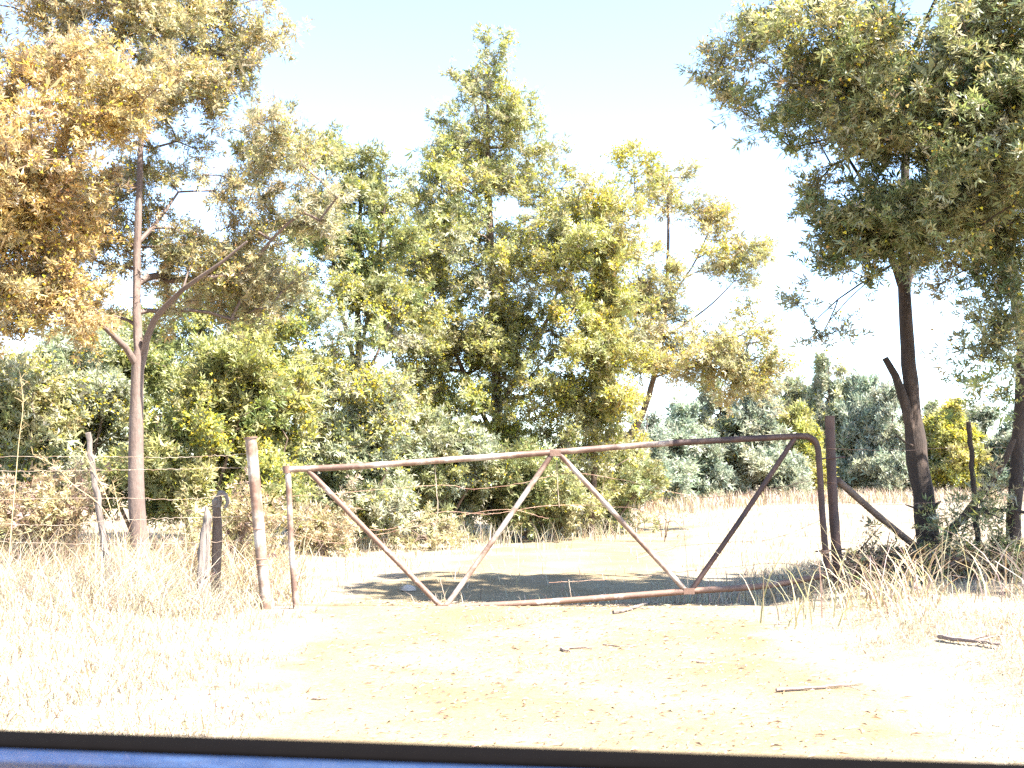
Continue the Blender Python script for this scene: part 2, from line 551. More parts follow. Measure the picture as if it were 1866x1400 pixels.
# gate posts
def post(name, label, cat, pts, rads, mat, sides=16, wob=0.0):
    base = pts[-1]
    o = empty(name, (base[0], base[1], float(H(base[0], base[1]))))
    tag(o, label, cat)
    return o


lp = [P(457, 799, 10.05), P(466, 900, 10.05), P(476, 1010, 10.05), P(484, 1090, 10.05)]
lp.append(lp[-1] + np.array([0.02, 0, -0.25]))
lpost = post('gate_post', 'leaning pale rusty pipe post with cap beside the low end of the gate', 'gate post', lp, 0, 0)
b = MB(); b.tube(curve(lp, 14), 0.052, 18); b.build('pipe', M['post_paint'], lpost)
ax = (lp[0] - lp[1]) / np.linalg.norm(lp[0] - lp[1])
b = MB(); b.tube([lp[0] - ax * 0.004, lp[0] + ax * 0.012], 0.062, 18); b.build('cap', M['pipe_rust'], lpost)
for k, f in enumerate((0.47, 0.63, 0.655)):
    c = lp[0] * (1 - f) + lp[3] * f
    c = curve(lp, 101)[int(f * 84)]
    a = np.linspace(0, 2 * math.pi, 22)
    b = MB(); b.tube(np.stack([c[0] + 0.055 * np.cos(a), c[1] + 0.055 * np.sin(a), c[2] + 0.004 * np.sin(a)], -1), 0.003, 4, False)
    b.build('wire_binding', M['wire'], lpost)

rp = [P(1512, 758, 10.6), P(1514, 830, 10.6), P(1519, 930, 10.6), P(1527, 1040, 10.6)]
rp.append(rp[-1] + np.array([0.02, 0, -0.35]))
rpost = post('gate_post', 'dark rusty round post carrying the gate hinges', 'gate post', rp, 0, 0)
b = MB(); b.tube(curve(rp, 30), 0.047 * (1 + 0.04 * np.sin(np.arange(30) * 1.7)), 16, True, 0.012); b.build('pipe', M['pipe_rust_shade'], rpost)
for py in (835, 1003):
    b = MB(); b.tube([P(1486, py + 2, 10.53), P(1516, py, 10.53), P(1540, py - 2, 10.56)], 0.008, 8)
    b.build('hinge_pin', M['pipe_rust_shade'], rpost)
for py in (818, 880):
    c = P(1515, py, 10.6); a = np.linspace(0, 2 * math.pi, 20)
    b = MB(); b.tube(np.stack([c[0] + 0.051 * np.cos(a), c[1] + 0.051 * np.sin(a), c[2] + 0.004 * np.sin(2 * a)], -1), 0.003, 4, False)
    b.build('wire_binding', M['wire'], rpost)

stay = [P(1527, 876, 10.68), P(1600, 940, 10.95), P(1680, 1005, 11.3)]
stay.append(stay[-1] + (stay[-1] - stay[-2]) * 0.35)
so = empty('stay_pole', (stay[-1][0], stay[-1][1], float(H(stay[-1][0], stay[-1][1]))))
tag(so, 'slanting pole bracing the dark gate post', 'brace pole')
b = MB(); b.tube(curve(stay, 16), 0.034, 12, True, 0.02); b.build('pole', M['bark_mid'], so)
b = MB(); b.box(stay[0] - np.array([0.03, 0.036, 0.02]), stay[0] + np.array([0.02, 0.036, 0.03])); b.build('joint_plate', M['pipe_rust_shade'], so)

# left fence
def ldepth(px):
    return 10.1 + 0.0010 * (460 - px)


fence = empty('wire_fence', tuple(P(175, 1000, 10.4)))
tag(fence, 'slack wire fence with a thin crooked pole beside the pale trunk', 'fence')
fp = curve([P(161, 790, 10.42), P(168, 850, 10.42), P(178, 910, 10.42), P(186, 970, 10.42), P(196, 1035, 10.42), P(200, 1080, 10.42)], 26)
b = MB(); b.tube(fp + rng.normal(size=fp.shape) * 0.005, np.linspace(0.026, 0.034, 26), 9, True, 0.08); b.build('pole', M['wood_grey'], fence)
for pix in ([(-60, 833), (160, 832), (300, 834), (400, 831), (462, 826)], [(-60, 860), (170, 857), (320, 855), (420, 853), (468, 850)],
            [(-60, 912), (180, 908), (330, 911), (395, 905), (455, 894), (478, 888)], [(-60, 952), (100, 958), (190, 950), (300, 945), (475, 940)], [(-60, 985), (190, 992), (482, 985)]):
    b = MB(); barbed(b, wire_pts(pix, 70, 0, 0.006, ldepth), 0.0022, 0.3); b.build('wire', M['wire_pale'], fence)

stump = empty('wooden_stump', tuple(P(400, 1010, 10.3)))
tag(stump, 'thick weathered stump post with a hooked root at its top', 'stump')
p = curve([P(398, 905, 10.3), P(395, 930, 10.3), P(396, 970, 10.3), P(393, 1060, 10.3), P(393, 1100, 10.3)], 16)
b = MB(); b.tube(p, np.linspace(0.035, 0.055, 16), 10, True, 0.10); b.build('post', M['bark_mid'], stump)
p = curve([P(396, 925, 10.27), P(397, 908, 10.27), P(403, 898, 10.27), P(411, 903, 10.27), P(415, 915, 10.27), P(410, 926, 10.27)], 18)
b = MB(); b.tube(p, np.linspace(0.030, 0.014, 18), 8, True, 0.08); b.build('hooked_root', M['wood_grey'], stump)
b = MB(); b.tube(curve([P(390, 921, 10.24), P(391, 914, 10.24), P(395, 910, 10.24)], 6), [0.02, 0.026, 0.026, 0.026, 0.022, 0.01], 8, True, 0.08); b.build('knob', M['wood_grey'], stump)
stump2 = empty('wooden_stump', tuple(P(372, 1010, 10.2)))
tag(stump2, 'split grey stump leaning beside the hooked one', 'stump')
p = curve([P(376, 923, 10.2), P(378, 945, 10.2), P(372, 980, 10.2), P(368, 1060, 10.2), P(366, 1100, 10.2)], 18)
b = MB(); b.tube(p, 0.023 * (0.5 + smooth(0, 4, np.arange(18.0))) * (1 + 0.02 * np.arange(18)), 9, True, 0.14); b.build('post', M['wood_grey'], stump2)
p = curve([P(376, 950, 10.19), P(380, 985, 10.19), P(375, 1050, 10.19)], 8)
b = MB(); b.tube(p, np.linspace(0.008, 0.03, 8), 6, True, 0.15); b.build('splinter', M['wood_grey'], stump2)

# right fence
rf = empty('wire_fence', tuple(P(1782, 1020, 11.4)))
tag(rf, 'thin dark fence stake and wires between the two shaded trunks', 'fence')
p = curve([P(1764, 768, 11.4), P(1770, 830, 11.4), P(1775, 900, 11.4), P(1781, 970, 11.4), P(1787, 1040, 11.4), P(1788, 1075, 11.4)], 24)
b = MB(); b.tube(p + rng.normal(size=p.shape) * 0.004, np.linspace(0.024, 0.032, 24), 9, True, 0.06); b.build('stake', M['bark_dark'], rf)
rd = lambda px: 10.65 + (px - 1520) * 0.003
for pix in ([(1520, 818), (1640, 821), (1768, 815), (1960, 822)], [(1520, 913), (1600, 920), (1770, 915), (1960, 925)], [(1524, 986), (1600, 993), (1780, 985), (1960, 990)]):
    b = MB(); barbed(b, wire_pts(pix, 50, 0, 0.005, rd), 0.0018, 0.3); b.build('wire', M['wire'], rf)

# ------------------------------------------------------------------ vegetation generator
def frond_template(pairs, ll, lw, droop):
    """A feathery leaf along +y: pairs of slim leaflets and one at the tip."""
    v = []
    for i in range(pairs):
        t = 0.12 + 0.8 * i / max(1, pairs - 1) if pairs > 1 else 0.4
        s = ll * (1.0 - 0.45 * abs(t - 0.45))
        for sg in (-1, 1):
            v += [(0, t - lw / 2, -droop * t * t), (0, t + lw / 2, -droop * t * t), (sg * s, t + s * 0.55, -droop * t * t + 0.04)]
    v += [(-lw * 0.5, 0.9, -droop * .8), (lw * 0.5, 0.9, -droop * .8), (0, 0.9 + ll * 0.8, -droop * 1.1)]
    return np.array(v, float)


def blob_template():
    """A puff of blossom: two crossed faces."""
    v = []
    for k in range(2):
        a = k * math.pi / 2
        c, s = math.cos(a), math.sin(a)
        v += [(-0.5 * c, -0.5 * s, -0.25), (0.5 * c, 0.5 * s, -0.25), (0.1 * c, 0.1 * s, 0.55)]
    return np.array(v, float)


def fan_template(angles, w):
    """Slim leaflets fanned out from one point: a feathery leaf seen from far off."""
    v = []
    for i, a in enumerate(angles):
        c, s_ = math.cos(a), math.sin(a)
        L = 1.0 - 0.18 * (i % 2)
        z = 0.16 * (1 if i % 2 else -1)
        v += [(s_ * .1 - c * w / 2, c * .1 + s_ * w / 2, 0), (s_ * .45 + c * w / 2, c * .45 - s_ * w / 2, z * .5), (s_ * L, c * L, z)]
    return np.array(v, float)


TEMPL = {'near': fan_template((-.6, .05, .65), .25), 'mid': fan_template((-.6, .05, .65), .27), 'far': fan_template((-.4, .45), .34), 'blob': blob_template()}


def scatter(template, pos, dirs, size, tint, r):
    """Copies of a template at pos, its +y axis along dirs: vertices, triangles and tints."""
    n = len(pos); k = len(template)
    y = dirs / (np.linalg.norm(dirs, axis=1)[:, None] + 1e-9)
    up = r.normal(size=(n, 3)) * 0.8 + np.array([0.25, -0.2, 0.9])
    x = np.cross(y, up); x /= np.linalg.norm(x, axis=1)[:, None] + 1e-9
    z = np.cross(x, y)
    s = np.asarray(size)[:, None, None]
    T = template[None]
    v = pos[:, None, :] + s * (T[..., 0:1] * x[:, None, :] + T[..., 1:2] * y[:, None, :] + T[..., 2:3] * z[:, None, :])
    return v.reshape(-1, 3), np.arange(n * k).reshape(-1, 3), np.repeat(tint, k, 0)


PAL = {
    'olive': (0.24, 0.24, 0.10), 'green': (0.17, 0.195, 0.075), 'deep': (0.085, 0.11, 0.045), 'glaucous': (0.275, 0.30, 0.215),
    'grey': (0.335, 0.33, 0.235), 'lime': (0.35, 0.35, 0.09), 'gold': (0.54, 0.375, 0.145), 'tan': (0.40, 0.315, 0.18), 'rust': (0.20, 0.125, 0.07),
    'straw': (0.37, 0.315, 0.22), 'blue': (0.25, 0.30, 0.225), 'pink': (0.33, 0.235, 0.19), 'yellow': (0.62, 0.53, 0.08), 'khaki': (0.37, 0.33, 0.165),
    'bleached': (0.37, 0.33, 0.25), 'brown': (0.10, 0.062, 0.04),
}


def pal(mix, n, r, jit=0.22):
    names = list(mix); w = np.array([mix[k] for k in names], float); w /= w.sum()
    c = np.array([PAL[k] for k in names])[r.choice(len(names), n, p=w)]
    c = c * (1 + jit * r.normal(size=(n, 1))) * (1 + 0.06 * r.normal(size=(n, 3)))
    return np.clip(c, 0.008, 0.8)


def ell(px, py, Yd, rx, ry, rd=None, w=1.0):
    """A lobe of a crown: centre, radii in metres, weight."""
    c = P(px, py, Yd)
    k = Yd / FPX
    return (c, np.array([rx * k, rd if rd else 0.5 * (rx + ry) * k, ry * k]), w)


def sample_lobes(lobes, n_sub, n_cl, r, sub_r, shell=0.5):
    w = np.array([l[2] * np.prod(l[1]) ** 0.667 for l in lobes]); w /= w.sum()
    which = r.choice(len(lobes), n_sub, p=w)
    d = r.normal(size=(n_sub, 3)); d /= np.linalg.norm(d, axis=1)[:, None]
    rad = r.random(n_sub) ** shell
    subs = np.array([lobes[i][0] for i in which]) + d * rad[:, None] * np.array([lobes[i][1] for i in which])
    k = r.integers(0, n_sub, n_cl)
    e = r.normal(size=(n_cl, 3)); e *= (r.random((n_cl, 1)) ** 0.5) / np.linalg.norm(e, axis=1)[:, None]
    sr = sub_r * (0.7 + 0.6 * r.random(n_sub))
    return subs[k] + e * sr[k][:, None] * np.array([1, 1, 0.75]), k


def grow(paths, clumps, r, step=0.35, attach_min=0.0):
    """Joins every clump to the nearest wood, working outwards: node positions, parents, radii."""
    pos, par, rad0 = [], [], []
    for pts, rads in paths:
        base = None
        for i, (p, q) in enumerate(zip(pts, rads)):
            if i == 0:
                if pos:
                    dd = np.linalg.norm(np.array(pos) - p, axis=1); base = int(dd.argmin())
                    par.append(base)
                else:
                    par.append(-1)
            else:
                par.append(len(pos) - 1)
            pos.append(np.array(p)); rad0.append(q)
    n0 = len(pos)
    P0 = np.array(pos)
    cap = n0 + len(clumps) * 40
    A = np.zeros((cap, 3)); A[:n0] = P0; n = n0
    par = par + [0] * (cap - n0); 
    dmin = np.array([np.linalg.norm(P0 - c, axis=1).min() for c in clumps])
    order = np.argsort(dmin)
    tip = np.zeros(len(clumps), int)
    ok0 = P0[:, 2] >= attach_min
    tdir = np.zeros((len(clumps), 3))
    for ci in order:
        c = clumps[ci]
        dv = c - A[:n]
        d = np.linalg.norm(dv, axis=1)
        cost = d + 0.9 * np.maximum(0, -dv[:, 2]) + 0.25 * np.abs(dv[:, 2] - 0.5 * d)
        cost[:n0] += np.where(ok0, 0, 50)
        j = int(cost.argmin())
        L = d[j]
        m = max(1, int(math.ceil(L / step)))
        mid = A[j] + 0.5 * (c - A[j]) + np.array([0, 0, 0.10 * L]) + r.normal(size=3) * 0.06 * L
        prev = j
        for s in range(1, m + 1):
            t = s / m
            p = (1 - t) ** 2 * A[j] + 2 * t * (1 - t) * mid + t * t * c
            if n >= cap: break
            A[n] = p; par[n] = prev; prev = n; n += 1
        tip[ci] = prev
        tdir[ci] = c - (A[par[prev]] if par[prev] >= 0 else A[0])
    A = A[:n]; par = np.array(par[:n])
    cnt = np.zeros(n)
    cnt[tip] += 1
    for i in range(n - 1, 0, -1):
        if par[i] >= 0:
            cnt[par[i]] += cnt[i]
    return A, par, cnt, n0, tdir


def frusta(A, par, rad, sel, sides=5):
    i = np.where(sel)[0]
    p, q = A[par[i]], A[i]
    d = q - p; L = np.linalg.norm(d, axis=1); ok = L > 1e-5
    i, p, q, d = i[ok], p[ok], q[ok], d[ok] / L[ok][:, None]
    ref = np.where(np.abs(d[:, 2:3]) < 0.8, np.array([[0, 0, 1.0]]), np.array([[0, 1.0, 0]]))
    u = np.cross(d, ref); u /= np.linalg.norm(u, axis=1)[:, None]
    v = np.cross(d, u)
    a = np.arange(sides) / sides * 2 * math.pi
    ring = np.cos(a)[None, :, None] * u[:, None] + np.sin(a)[None, :, None] * v[:, None]
    r0 = rad[par[i]]; r1 = rad[i]
    r0 = np.minimum(r0, r1 * 1.5)
    lo = p[:, None] - d[:, None] * r1[:, None, None] * 0.4 + ring * r0[:, None, None]
    hi = q[:, None] + d[:, None] * r1[:, None, None] * 0.4 + ring * r1[:, None, None]
    co = np.concatenate([lo, hi], 1).reshape(-1, 3)
    b = np.arange(len(i))[:, None] * 2 * sides
    j = np.arange(sides)[None]
    j2 = (j + 1) % sides
    quads = np.stack([b + j, b + j2, b + sides + j2, b + sides + j], -1).reshape(-1, 4)
    return co, quads


def tree(name, label, cat, paths, lobes, n_sub, n_cl, per, seed, mix, templ='mid', size=0.16, clump_r=0.3, sub_r=0.6, bark='bark_mid',
         twig=0.006, blossom=0.0, bmix=None, bsize=0.035, group=None, tintfn=None, attach=0.0, shell=0.5, droop=0.0, wood_sides=4, sunk=0.15, bpow=1.0):
    r = np.random.default_rng(seed)
    base = paths[0][0][0]
    gz = float(H(base[0], base[1]))
    root = empty(name, (base[0], base[1], gz))
    tag(root, label, cat, group)
    # trunk and named limbs: smooth tubes
    fine = []
    tm = MB()
    for pts, rads in paths:
        pts = [np.array(p) for p in pts]
        k = max(4, int(sum(np.linalg.norm(b_ - a_) for a_, b_ in zip(pts, pts[1:])) / 0.22))
        c = curve(pts, k)
        rr = np.interp(np.linspace(0, len(rads) - 1, k), np.arange(len(rads)), rads)
        fine.append((c, rr))
        jit = c + r.normal(size=c.shape) * (rr * 0.06)[:, None]
        if not len(tm.co):
            jit[0, 2] = min(jit[0, 2], gz - sunk)
            flare = rr.copy(); flare[0] *= 1.35
            if k > 5: flare[1] *= 1.12
            tm.tube(jit, flare, 14 if rads[0] > 0.05 else 8, True, 0.03)
        else:
            tm.tube(jit, rr, 9 if rads[0] > 0.03 else 6, True, 0.03)
    tm.build('trunk', M[bark], root)
    if templ == 'mid':   # finer, more numerous leaves than the sizes given
        size = size * .57; per = per * 1.55
    if templ == 'near':
        size = size * .56; per = per * 2.3
    clumps, sub = sample_lobes(lobes, n_sub, n_cl, r, sub_r, shell)
    keep = clumps[:, 2] > H(clumps[:, 0], clumps[:, 1]) + 0.12
    clumps, sub = clumps[keep], sub[keep]
    A, par, cnt, n0, tdir = grow(fine, clumps, r, 0.35, attach)
    rad = twig * np.maximum(cnt, 1) ** 0.48
    own = np.concatenate([f[1] for f in fine])
    rad[:n0] = own
    for i in range(n0, len(A)):
        rad[i] = min(rad[i], 0.92 * rad[par[i]])
    rad[n0:] = np.maximum(rad[n0:], twig * .6)
    sel = np.zeros(len(A), bool); sel[n0:] = True
    co, q = frusta(A, par, rad, sel, wood_sides)
    tag(link('branches', new_mesh('branches', co, None, q), M[bark], root, True), kind='stuff')
    # foliage
    n = len(clumps)
    cnum = r.poisson(per, n)
    ci = np.repeat(np.arange(n), cnum)
    N = len(ci)
    # every clump is a handful of twiglets with leaves ranked along them
    td = tdir / (np.linalg.norm(tdir, axis=1)[:, None] + 1e-9)
    K = 5
    tw = 0.85 * np.repeat(td, K, 0) + 0.62 * r.normal(size=(n * K, 3)) + np.array([0, 0, 0.22 - droop])
    tw /= np.linalg.norm(tw, axis=1)[:, None]
    tl = clump_r * r.uniform(1.0, 2.1, n * K)
    t0 = np.repeat(clumps, K, 0) - tw * tl[:, None] * .35 + r.normal(size=(n * K, 3)) * clump_r * .22
    wi = ci * K + r.integers(0, K, N)
    tt = r.random(N) ** .8
    sagv = np.zeros((N, 3)); sagv[:, 2] = -0.12 * tl[wi] * tt ** 2
    pos = t0[wi] + tw[wi] * (tl[wi] * tt)[:, None] + sagv + r.normal(size=(N, 3)) * size * .35
    side = r.normal(size=(N, 3)); side -= tw[wi] * (side * tw[wi]).sum(1)[:, None]
    side /= np.linalg.norm(side, axis=1)[:, None] + 1e-9
    d = 0.6 * tw[wi] + 0.8 * side + np.array([0, 0, .1])
    if templ == 'near':
        e0 = np.repeat(clumps, K, 0)
        A2 = np.concatenate([e0 - tw * tl[:, None] * .1, t0 + tw * tl[:, None]])
        par2 = np.concatenate([np.full(n * K, -1), np.arange(n * K)])
        co2, q2 = frusta(A2, par2, np.concatenate([np.full(n * K, twig * .55), np.full(n * K, twig * .25)]), par2 >= 0, 3)
        tag(link('twigs', new_mesh('twigs', co2, None, q2), M[bark], root), kind='stuff')
    ctint = pal(mix, sub.max() + 1, r, 0.16)
    tint = 0.35 * ctint[sub][ci] + 0.65 * pal(mix, N, r, 0.25)
    if tintfn is not None:
        tint = tintfn(pos, tint, r)
    keep = pos[:, 2] > H(pos[:, 0], pos[:, 1]) + 0.03
    sz = size * np.exp(r.normal(0, .32, N))
    co, t, c = scatter(TEMPL[templ], pos[keep], d[keep], sz[keep], tint[keep], r)
    link('crown', new_mesh('crown', co, t, None, c), M['leaf'], root)
    if blossom > 0:
        # blossom sits in patches at the sunny ends of the twigs
        m = int(N * blossom)
        pw = r.random(sub.max() + 1) ** (3.0 * bpow)
        wgt = pw[sub][ci]; wgt = wgt / wgt.sum()
        ch = r.choice(N, m, p=wgt)
        bp = pos[ch] + r.normal(size=(m, 3)) * 0.05 + np.array([0.02, -0.015, 0.03])
        kb = bp[:, 2] > H(bp[:, 0], bp[:, 1]) + 0.1
        bp = bp[kb]; m = len(bp)
        bt = pal(bmix or {'yellow': 1}, m, r, 0.15)
        co, t, c = scatter(TEMPL['blob'], bp, r.normal(size=(m, 3)), bsize * (0.6 + 0.8 * r.random(m)), bt, r)
        link('blossom', new_mesh('blossom', co, t, None, c), M['blossom'], root)
    return root


def stem(px, py, Yd, top=None, r0=0.06, n=4, lean=0):
    """A plain upright stem from the ground under (px) to pixel height `top`."""
    a = P(px, py, Yd); a[2] = float(H(a[0], a[1]))
    b_ = P(px + lean, top, Yd)
    pts = [a + (b_ - a) * t + np.array([0.05 * math.sin(5 * t + px), 0.05 * math.cos(4 * t + px), 0]) * (0 < t < 1) for t in np.linspace(0, 1, n)]
    return (pts, list(np.linspace(r0, r0 * 0.25, n)))


# ---- the near trees
def left_tint(pos, tint, r):
    # browned seed heads and blossom on the outer sprays, greener towards the leader
    warm = np.clip(0.42 - 0.20 * (pos[:, 0] + 4.2) + 0.35 * r.normal(size=len(pos)), 0, 1)[:, None]
    wc = pal({'tan': 3, 'gold': 2.2, 'rust': 0.8, 'straw': 0.7}, len(pos), r)
    return tint * (1 - warm * 0.8) + wc * warm * 0.8


YD = 12.6
tr = ([P(256, 1050, YD), P(252, 960, YD), P(247, 850, YD), P(250, 720, YD), P(253, 660, YD), P(252, 620, YD)], [0.105, 0.095, 0.085, 0.073, 0.068, 0.044])
ld = ([P(252, 640, YD), P(249, 550, YD), P(250, 440, YD), P(256, 280, YD), P(260, 150, YD), P(262, -40, YD)], [0.055, 0.048, 0.042, 0.034, 0.026, 0.014])
l1 = ([P(251, 668, YD), P(222, 625, YD - .2), P(176, 585, YD - .5), P(140, 553, YD - .8), P(95, 500, YD - 1.0)], [0.045, 0.036, 0.028, 0.022, 0.014])
l2 = ([P(255, 672, YD), P(262, 640, YD), P(275, 595, YD - .1), P(300, 560, YD - .2), P(345, 518, YD - .4), P(392, 488, YD - .6), P(450, 440, YD - .7)], [0.05, 0.046, 0.038, 0.033, 0.026, 0.02, 0.012])
l3 = ([P(176, 585, YD - .5), P(140, 596, YD - .7), P(88, 580, YD - 1.0)], [0.016, 0.013, 0.007])
l4 = ([P(250, 445, YD), P(290, 400, YD + .2), P(325, 350, YD + .4)], [0.028, 0.022, 0.013])
l5 = ([P(175, 470, YD - .4), P(150, 400, YD - .5), P(125, 320, YD - .5)], [0.022, 0.018, 0.01])
left_lobes = [ell(130, 420, YD + .5, 140, 130, 1.1), ell(400, 500, YD + .8, 170, 90, .9, 0.95), ell(440, 330, YD + .7, 140, 150, 1.1, 1.0), ell(250, 110, YD, 170, 170, 1.4, 1.2), ell(260, -60, YD, 160, 100, 1.2, .8),
              ell(560, 425, YD + .6, 105, 50, .7, 0.7), ell(370, 585, YD + .8, 110, 40, .6, 0.5), ell(480, 160, YD + .4, 60, 130, .7, 0.55), ell(90, 520, YD + .2, 100, 70, .8, 0.8),
              ell(550, 60, YD, 35, 70, .4, 0.35), ell(390, 40, YD + .4, 90, 120, 1.0, 0.8), ell(400, 190, YD + .4, 130, 130, 1.0, 0.9), ell(520, 300, YD + .5, 80, 80, .8, 0.8), ell(60, 60, YD, 120, 110, 1.0, .7), ell(230, 330, YD + .7, 120, 110, .8, .55), ell(300, 470, YD + .9, 90, 60, .6, .45), ell(170, 560, YD + .5, 80, 40, .6, .5)]
tree('wattle_tree', 'golden brown wattle with a smooth pale forked trunk behind the wire fence', 'tree', [tr, ld, l1, l2, l3, l4, l5], left_lobes,
     150, 660, 48, 11, {'olive': 2, 'grey': 2.4, 'khaki': 2.4, 'tan': 1.3, 'deep': .8}, 'near', 0.118, 0.23, 0.42, 'bark_pale', 0.0052, 0.10, {'yellow': 1, 'gold': 1.4}, 0.028,
     tintfn=left_tint, attach=float(P(0, 640, YD)[2]))

YE = 10.6
g0 = P(-240, 1060, YE); g0[2] = float(H(g0[0], g0[1]))
gold = ([g0, P(-230, 850, YE), P(-215, 650, YE), P(-190, 450, YE), P(-170, 150, YE)], [0.11, 0.10, 0.085, 0.06, 0.03])
gl1 = ([P(-215, 640, YE), P(-120, 540, YE), P(-20, 470, YE), P(60, 420, YE)], [0.05, 0.038, 0.026, 0.014])
gl2 = ([P(-190, 450, YE), P(-90, 330, YE), P(20, 240, YE), P(120, 190, YE)], [0.045, 0.034, 0.024, 0.013])
gold_lobes = [ell(40, 330, YE, 110, 130, .9, 1.1), ell(190, 190, YE, 130, 90, .7, 0.9), ell(30, 520, YE, 90, 110, .8, 1.0), ell(60, 130, YE, 120, 100, .8, 0.8), ell(-120, 350, YE, 140, 250, 1.2, 0.7)]
tree('wattle_tree', 'bright orange gold wattle boughs reaching in at the left picture edge', 'tree', [gold, gl1, gl2], gold_lobes, 66, 290, 60, 12,
     {'gold': 3.2, 'tan': 2.4, 'straw': 0.8, 'khaki': 0.9, 'rust': 0.7}, 'near', 0.115, 0.24, 0.40, 'bark_mid', 0.0055, 0.22, {'gold': 2, 'yellow': 1}, 0.03, attach=2.4)

YR = 11.9
ra = ([P(1704, 1085, YR), P(1697, 1020, YR), P(1682, 908, YR), P(1668, 814, YR), P(1662, 740, YR), P(1655, 650, YR), P(1648, 540, YR), P(1646, 440, YR), P(1650, 300, YR), P(1660, 100, YR)],
      [0.15, 0.125, 0.112, 0.112, 0.085, 0.078, 0.068, 0.06, 0.045, 0.025])
rs = ([P(1666, 800, YR - .02), P(1652, 750, YR - .05), P(1642, 708, YR - .08), P(1626, 675, YR - .1), P(1612, 653, YR - .1)], [0.07, 0.06, 0.048, 0.04, 0.034])
r1 = ([P(1648, 540, YR), P(1634, 500, YR - .1), P(1622, 460, YR - .2), P(1600, 380, YR - .4), P(1540, 280, YR - .8)], [0.038, 0.032, 0.028, 0.022, 0.014])
r2 = ([P(1650, 530, YR), P(1664, 490, YR + .1), P(1672, 430, YR + .2), P(1720, 320, YR + .3), P(1780, 200, YR + .3)], [0.034, 0.03, 0.028, 0.022, 0.013])
r3 = ([P(1630, 480, YR - .1), P(1590, 505, YR - .2), P(1540, 535, YR - .4), P(1490, 580, YR - .6)], [0.015, 0.012, 0.009, 0.005])
r4 = ([P(1690, 935, YR - .05), P(1670, 927, YR - .2), P(1650, 920, YR - .3)], [0.02, 0.014, 0.006])
r5 = ([P(1668, 815, YR - .05), P(1648, 805, YR - .2), P(1630, 790, YR - .3)], [0.014, 0.01, 0.004])
r6 = ([P(1694, 930, YR - .1), P(1706, 920, YR - .2), P(1714, 914, YR - .25)], [0.02, 0.018, 0.01])
right_lobes = [ell(1600, 110, YR - .6, 210, 140, 1.6, 1.1), ell(1530, 220, YR - .5, 140, 85, 1.1, 0.9), ell(1450, 70, YR - .4, 100, 100, .9, 0.75), ell(1670, 330, YR - .5, 130, 95, 1.2, 1.0), ell(1780, 220, YR - .3, 130, 180, 1.4, 0.9),
               ell(1600, 450, YR - .2, 65, 75, .8, 0.7), ell(1530, 560, YR - .2, 65, 35, .5, 0.9), ell(1720, 400, YR, 110, 70, 1.1, 0.6), ell(1640, -120, YR - .5, 300, 130, 1.7, 0.55), ell(1790, 60, YR - .5, 130, 100, 1.3, .9),
               ell(1320, 30, YR - .4, 35, 30, .4, .6), ell(1330, 170, YR - .4, 35, 40, .4, .7), ell(1380, 100, YR - .4, 50, 60, .5, .7), ell(1395, 240, YR - .4, 35, 25, .4, .5), ell(1470, 310, YR - .5, 50, 40, .6, .6), ell(1530, 390, YR - .3, 40, 30, .4, .5)]
def nearer(lobes, d):
    e = np.array([0, 0, EYE])
    return [(e + (c - e) * (c[1] - d) / c[1], q, w) for c, q, w in lobes]


right_lobes = nearer(right_lobes, 1.2)
tree('wattle_tree', 'big dark trunked wattle with a broken side stub, next to the dark gate post', 'tree', [ra, rs, r1, r2, r3, r4, r5, r6], right_lobes,
     105, 580, 56, 13, {'olive': 2.2, 'green': 1.8, 'deep': 2.2, 'khaki': 1.6, 'grey': 1.2, 'tan': 0.6}, 'near', 0.122, 0.24, 0.38, 'bark_dark', 0.0055, 0.09, {'yellow': 1.4, 'gold': 1.6}, 0.030,
     attach=float(P(0, 560, YR)[2]))
YS = 11.6
rb = ([P(1842, 1100, YS), P(1845, 1050, YS), P(1850, 900, YS), P(1859, 750, YS), P(1862, 620, YS), P(1846, 500, YS), P(1840, 380, YS), P(1850, 150, YS)], [0.10, 0.085, 0.07, 0.064, 0.06, 0.052, 0.042, 0.02])
rb1 = ([P(1846, 520, YS), P(1800, 440, YS - .2), P(1760, 380, YS - .4)], [0.03, 0.022, 0.012])
rb2 = ([P(1860, 690, YS), P(1830, 640, YS - .2), P(1790, 615, YS - .3)], [0.022, 0.016, 0.008])
rb_lobes = [ell(1800, 580, YS, 75, 90, .8, 0.75), ell(1840, 430, YS, 130, 110, 1.1, 0.9), ell(1800, 290, YS, 120, 120, 1.0, 0.9), ell(1930, 300, YS, 160, 300, 1.5, 0.6), ell(1790, 690, YS - .1, 45, 30, .4, 0.2), ell(1850, 650, YS - .2, 55, 70, .6, 0.6), ell(1850, 120, YS - .4, 120, 150, 1.2, .9), ell(1860, 320, YS - .6, 100, 120, .9, .9)]
rb_wide = [(np.array([6.7, 9.0, 5.1]), np.array([1.9, 1.2, 1.2]), .9), (np.array([6.0, 9.4, 4.0]), np.array([1.0, .9, .7]), .6), (np.array([8.3, 9.2, 5.6]), np.array([1.4, 1.3, 1.2]), .7)]
rb_lobes = nearer(rb_lobes, 0.9) + rb_wide
tree('wattle_tree', 'slender dark wattle trunk at the right picture edge with drooping olive sprays', 'tree', [rb, rb1, rb2], rb_lobes, 130, 540, 42, 14,
     {'olive': 2.2, 'green': 1.8, 'deep': 2.2, 'khaki': 1.4, 'grey': 1.0, 'tan': 0.6}, 'near', 0.12, 0.25, 0.42, 'bark_dark', 0.0055, 0.07, {'yellow': 1, 'gold': 1}, 0.030, attach=float(P(0, 720, YS)[2]))

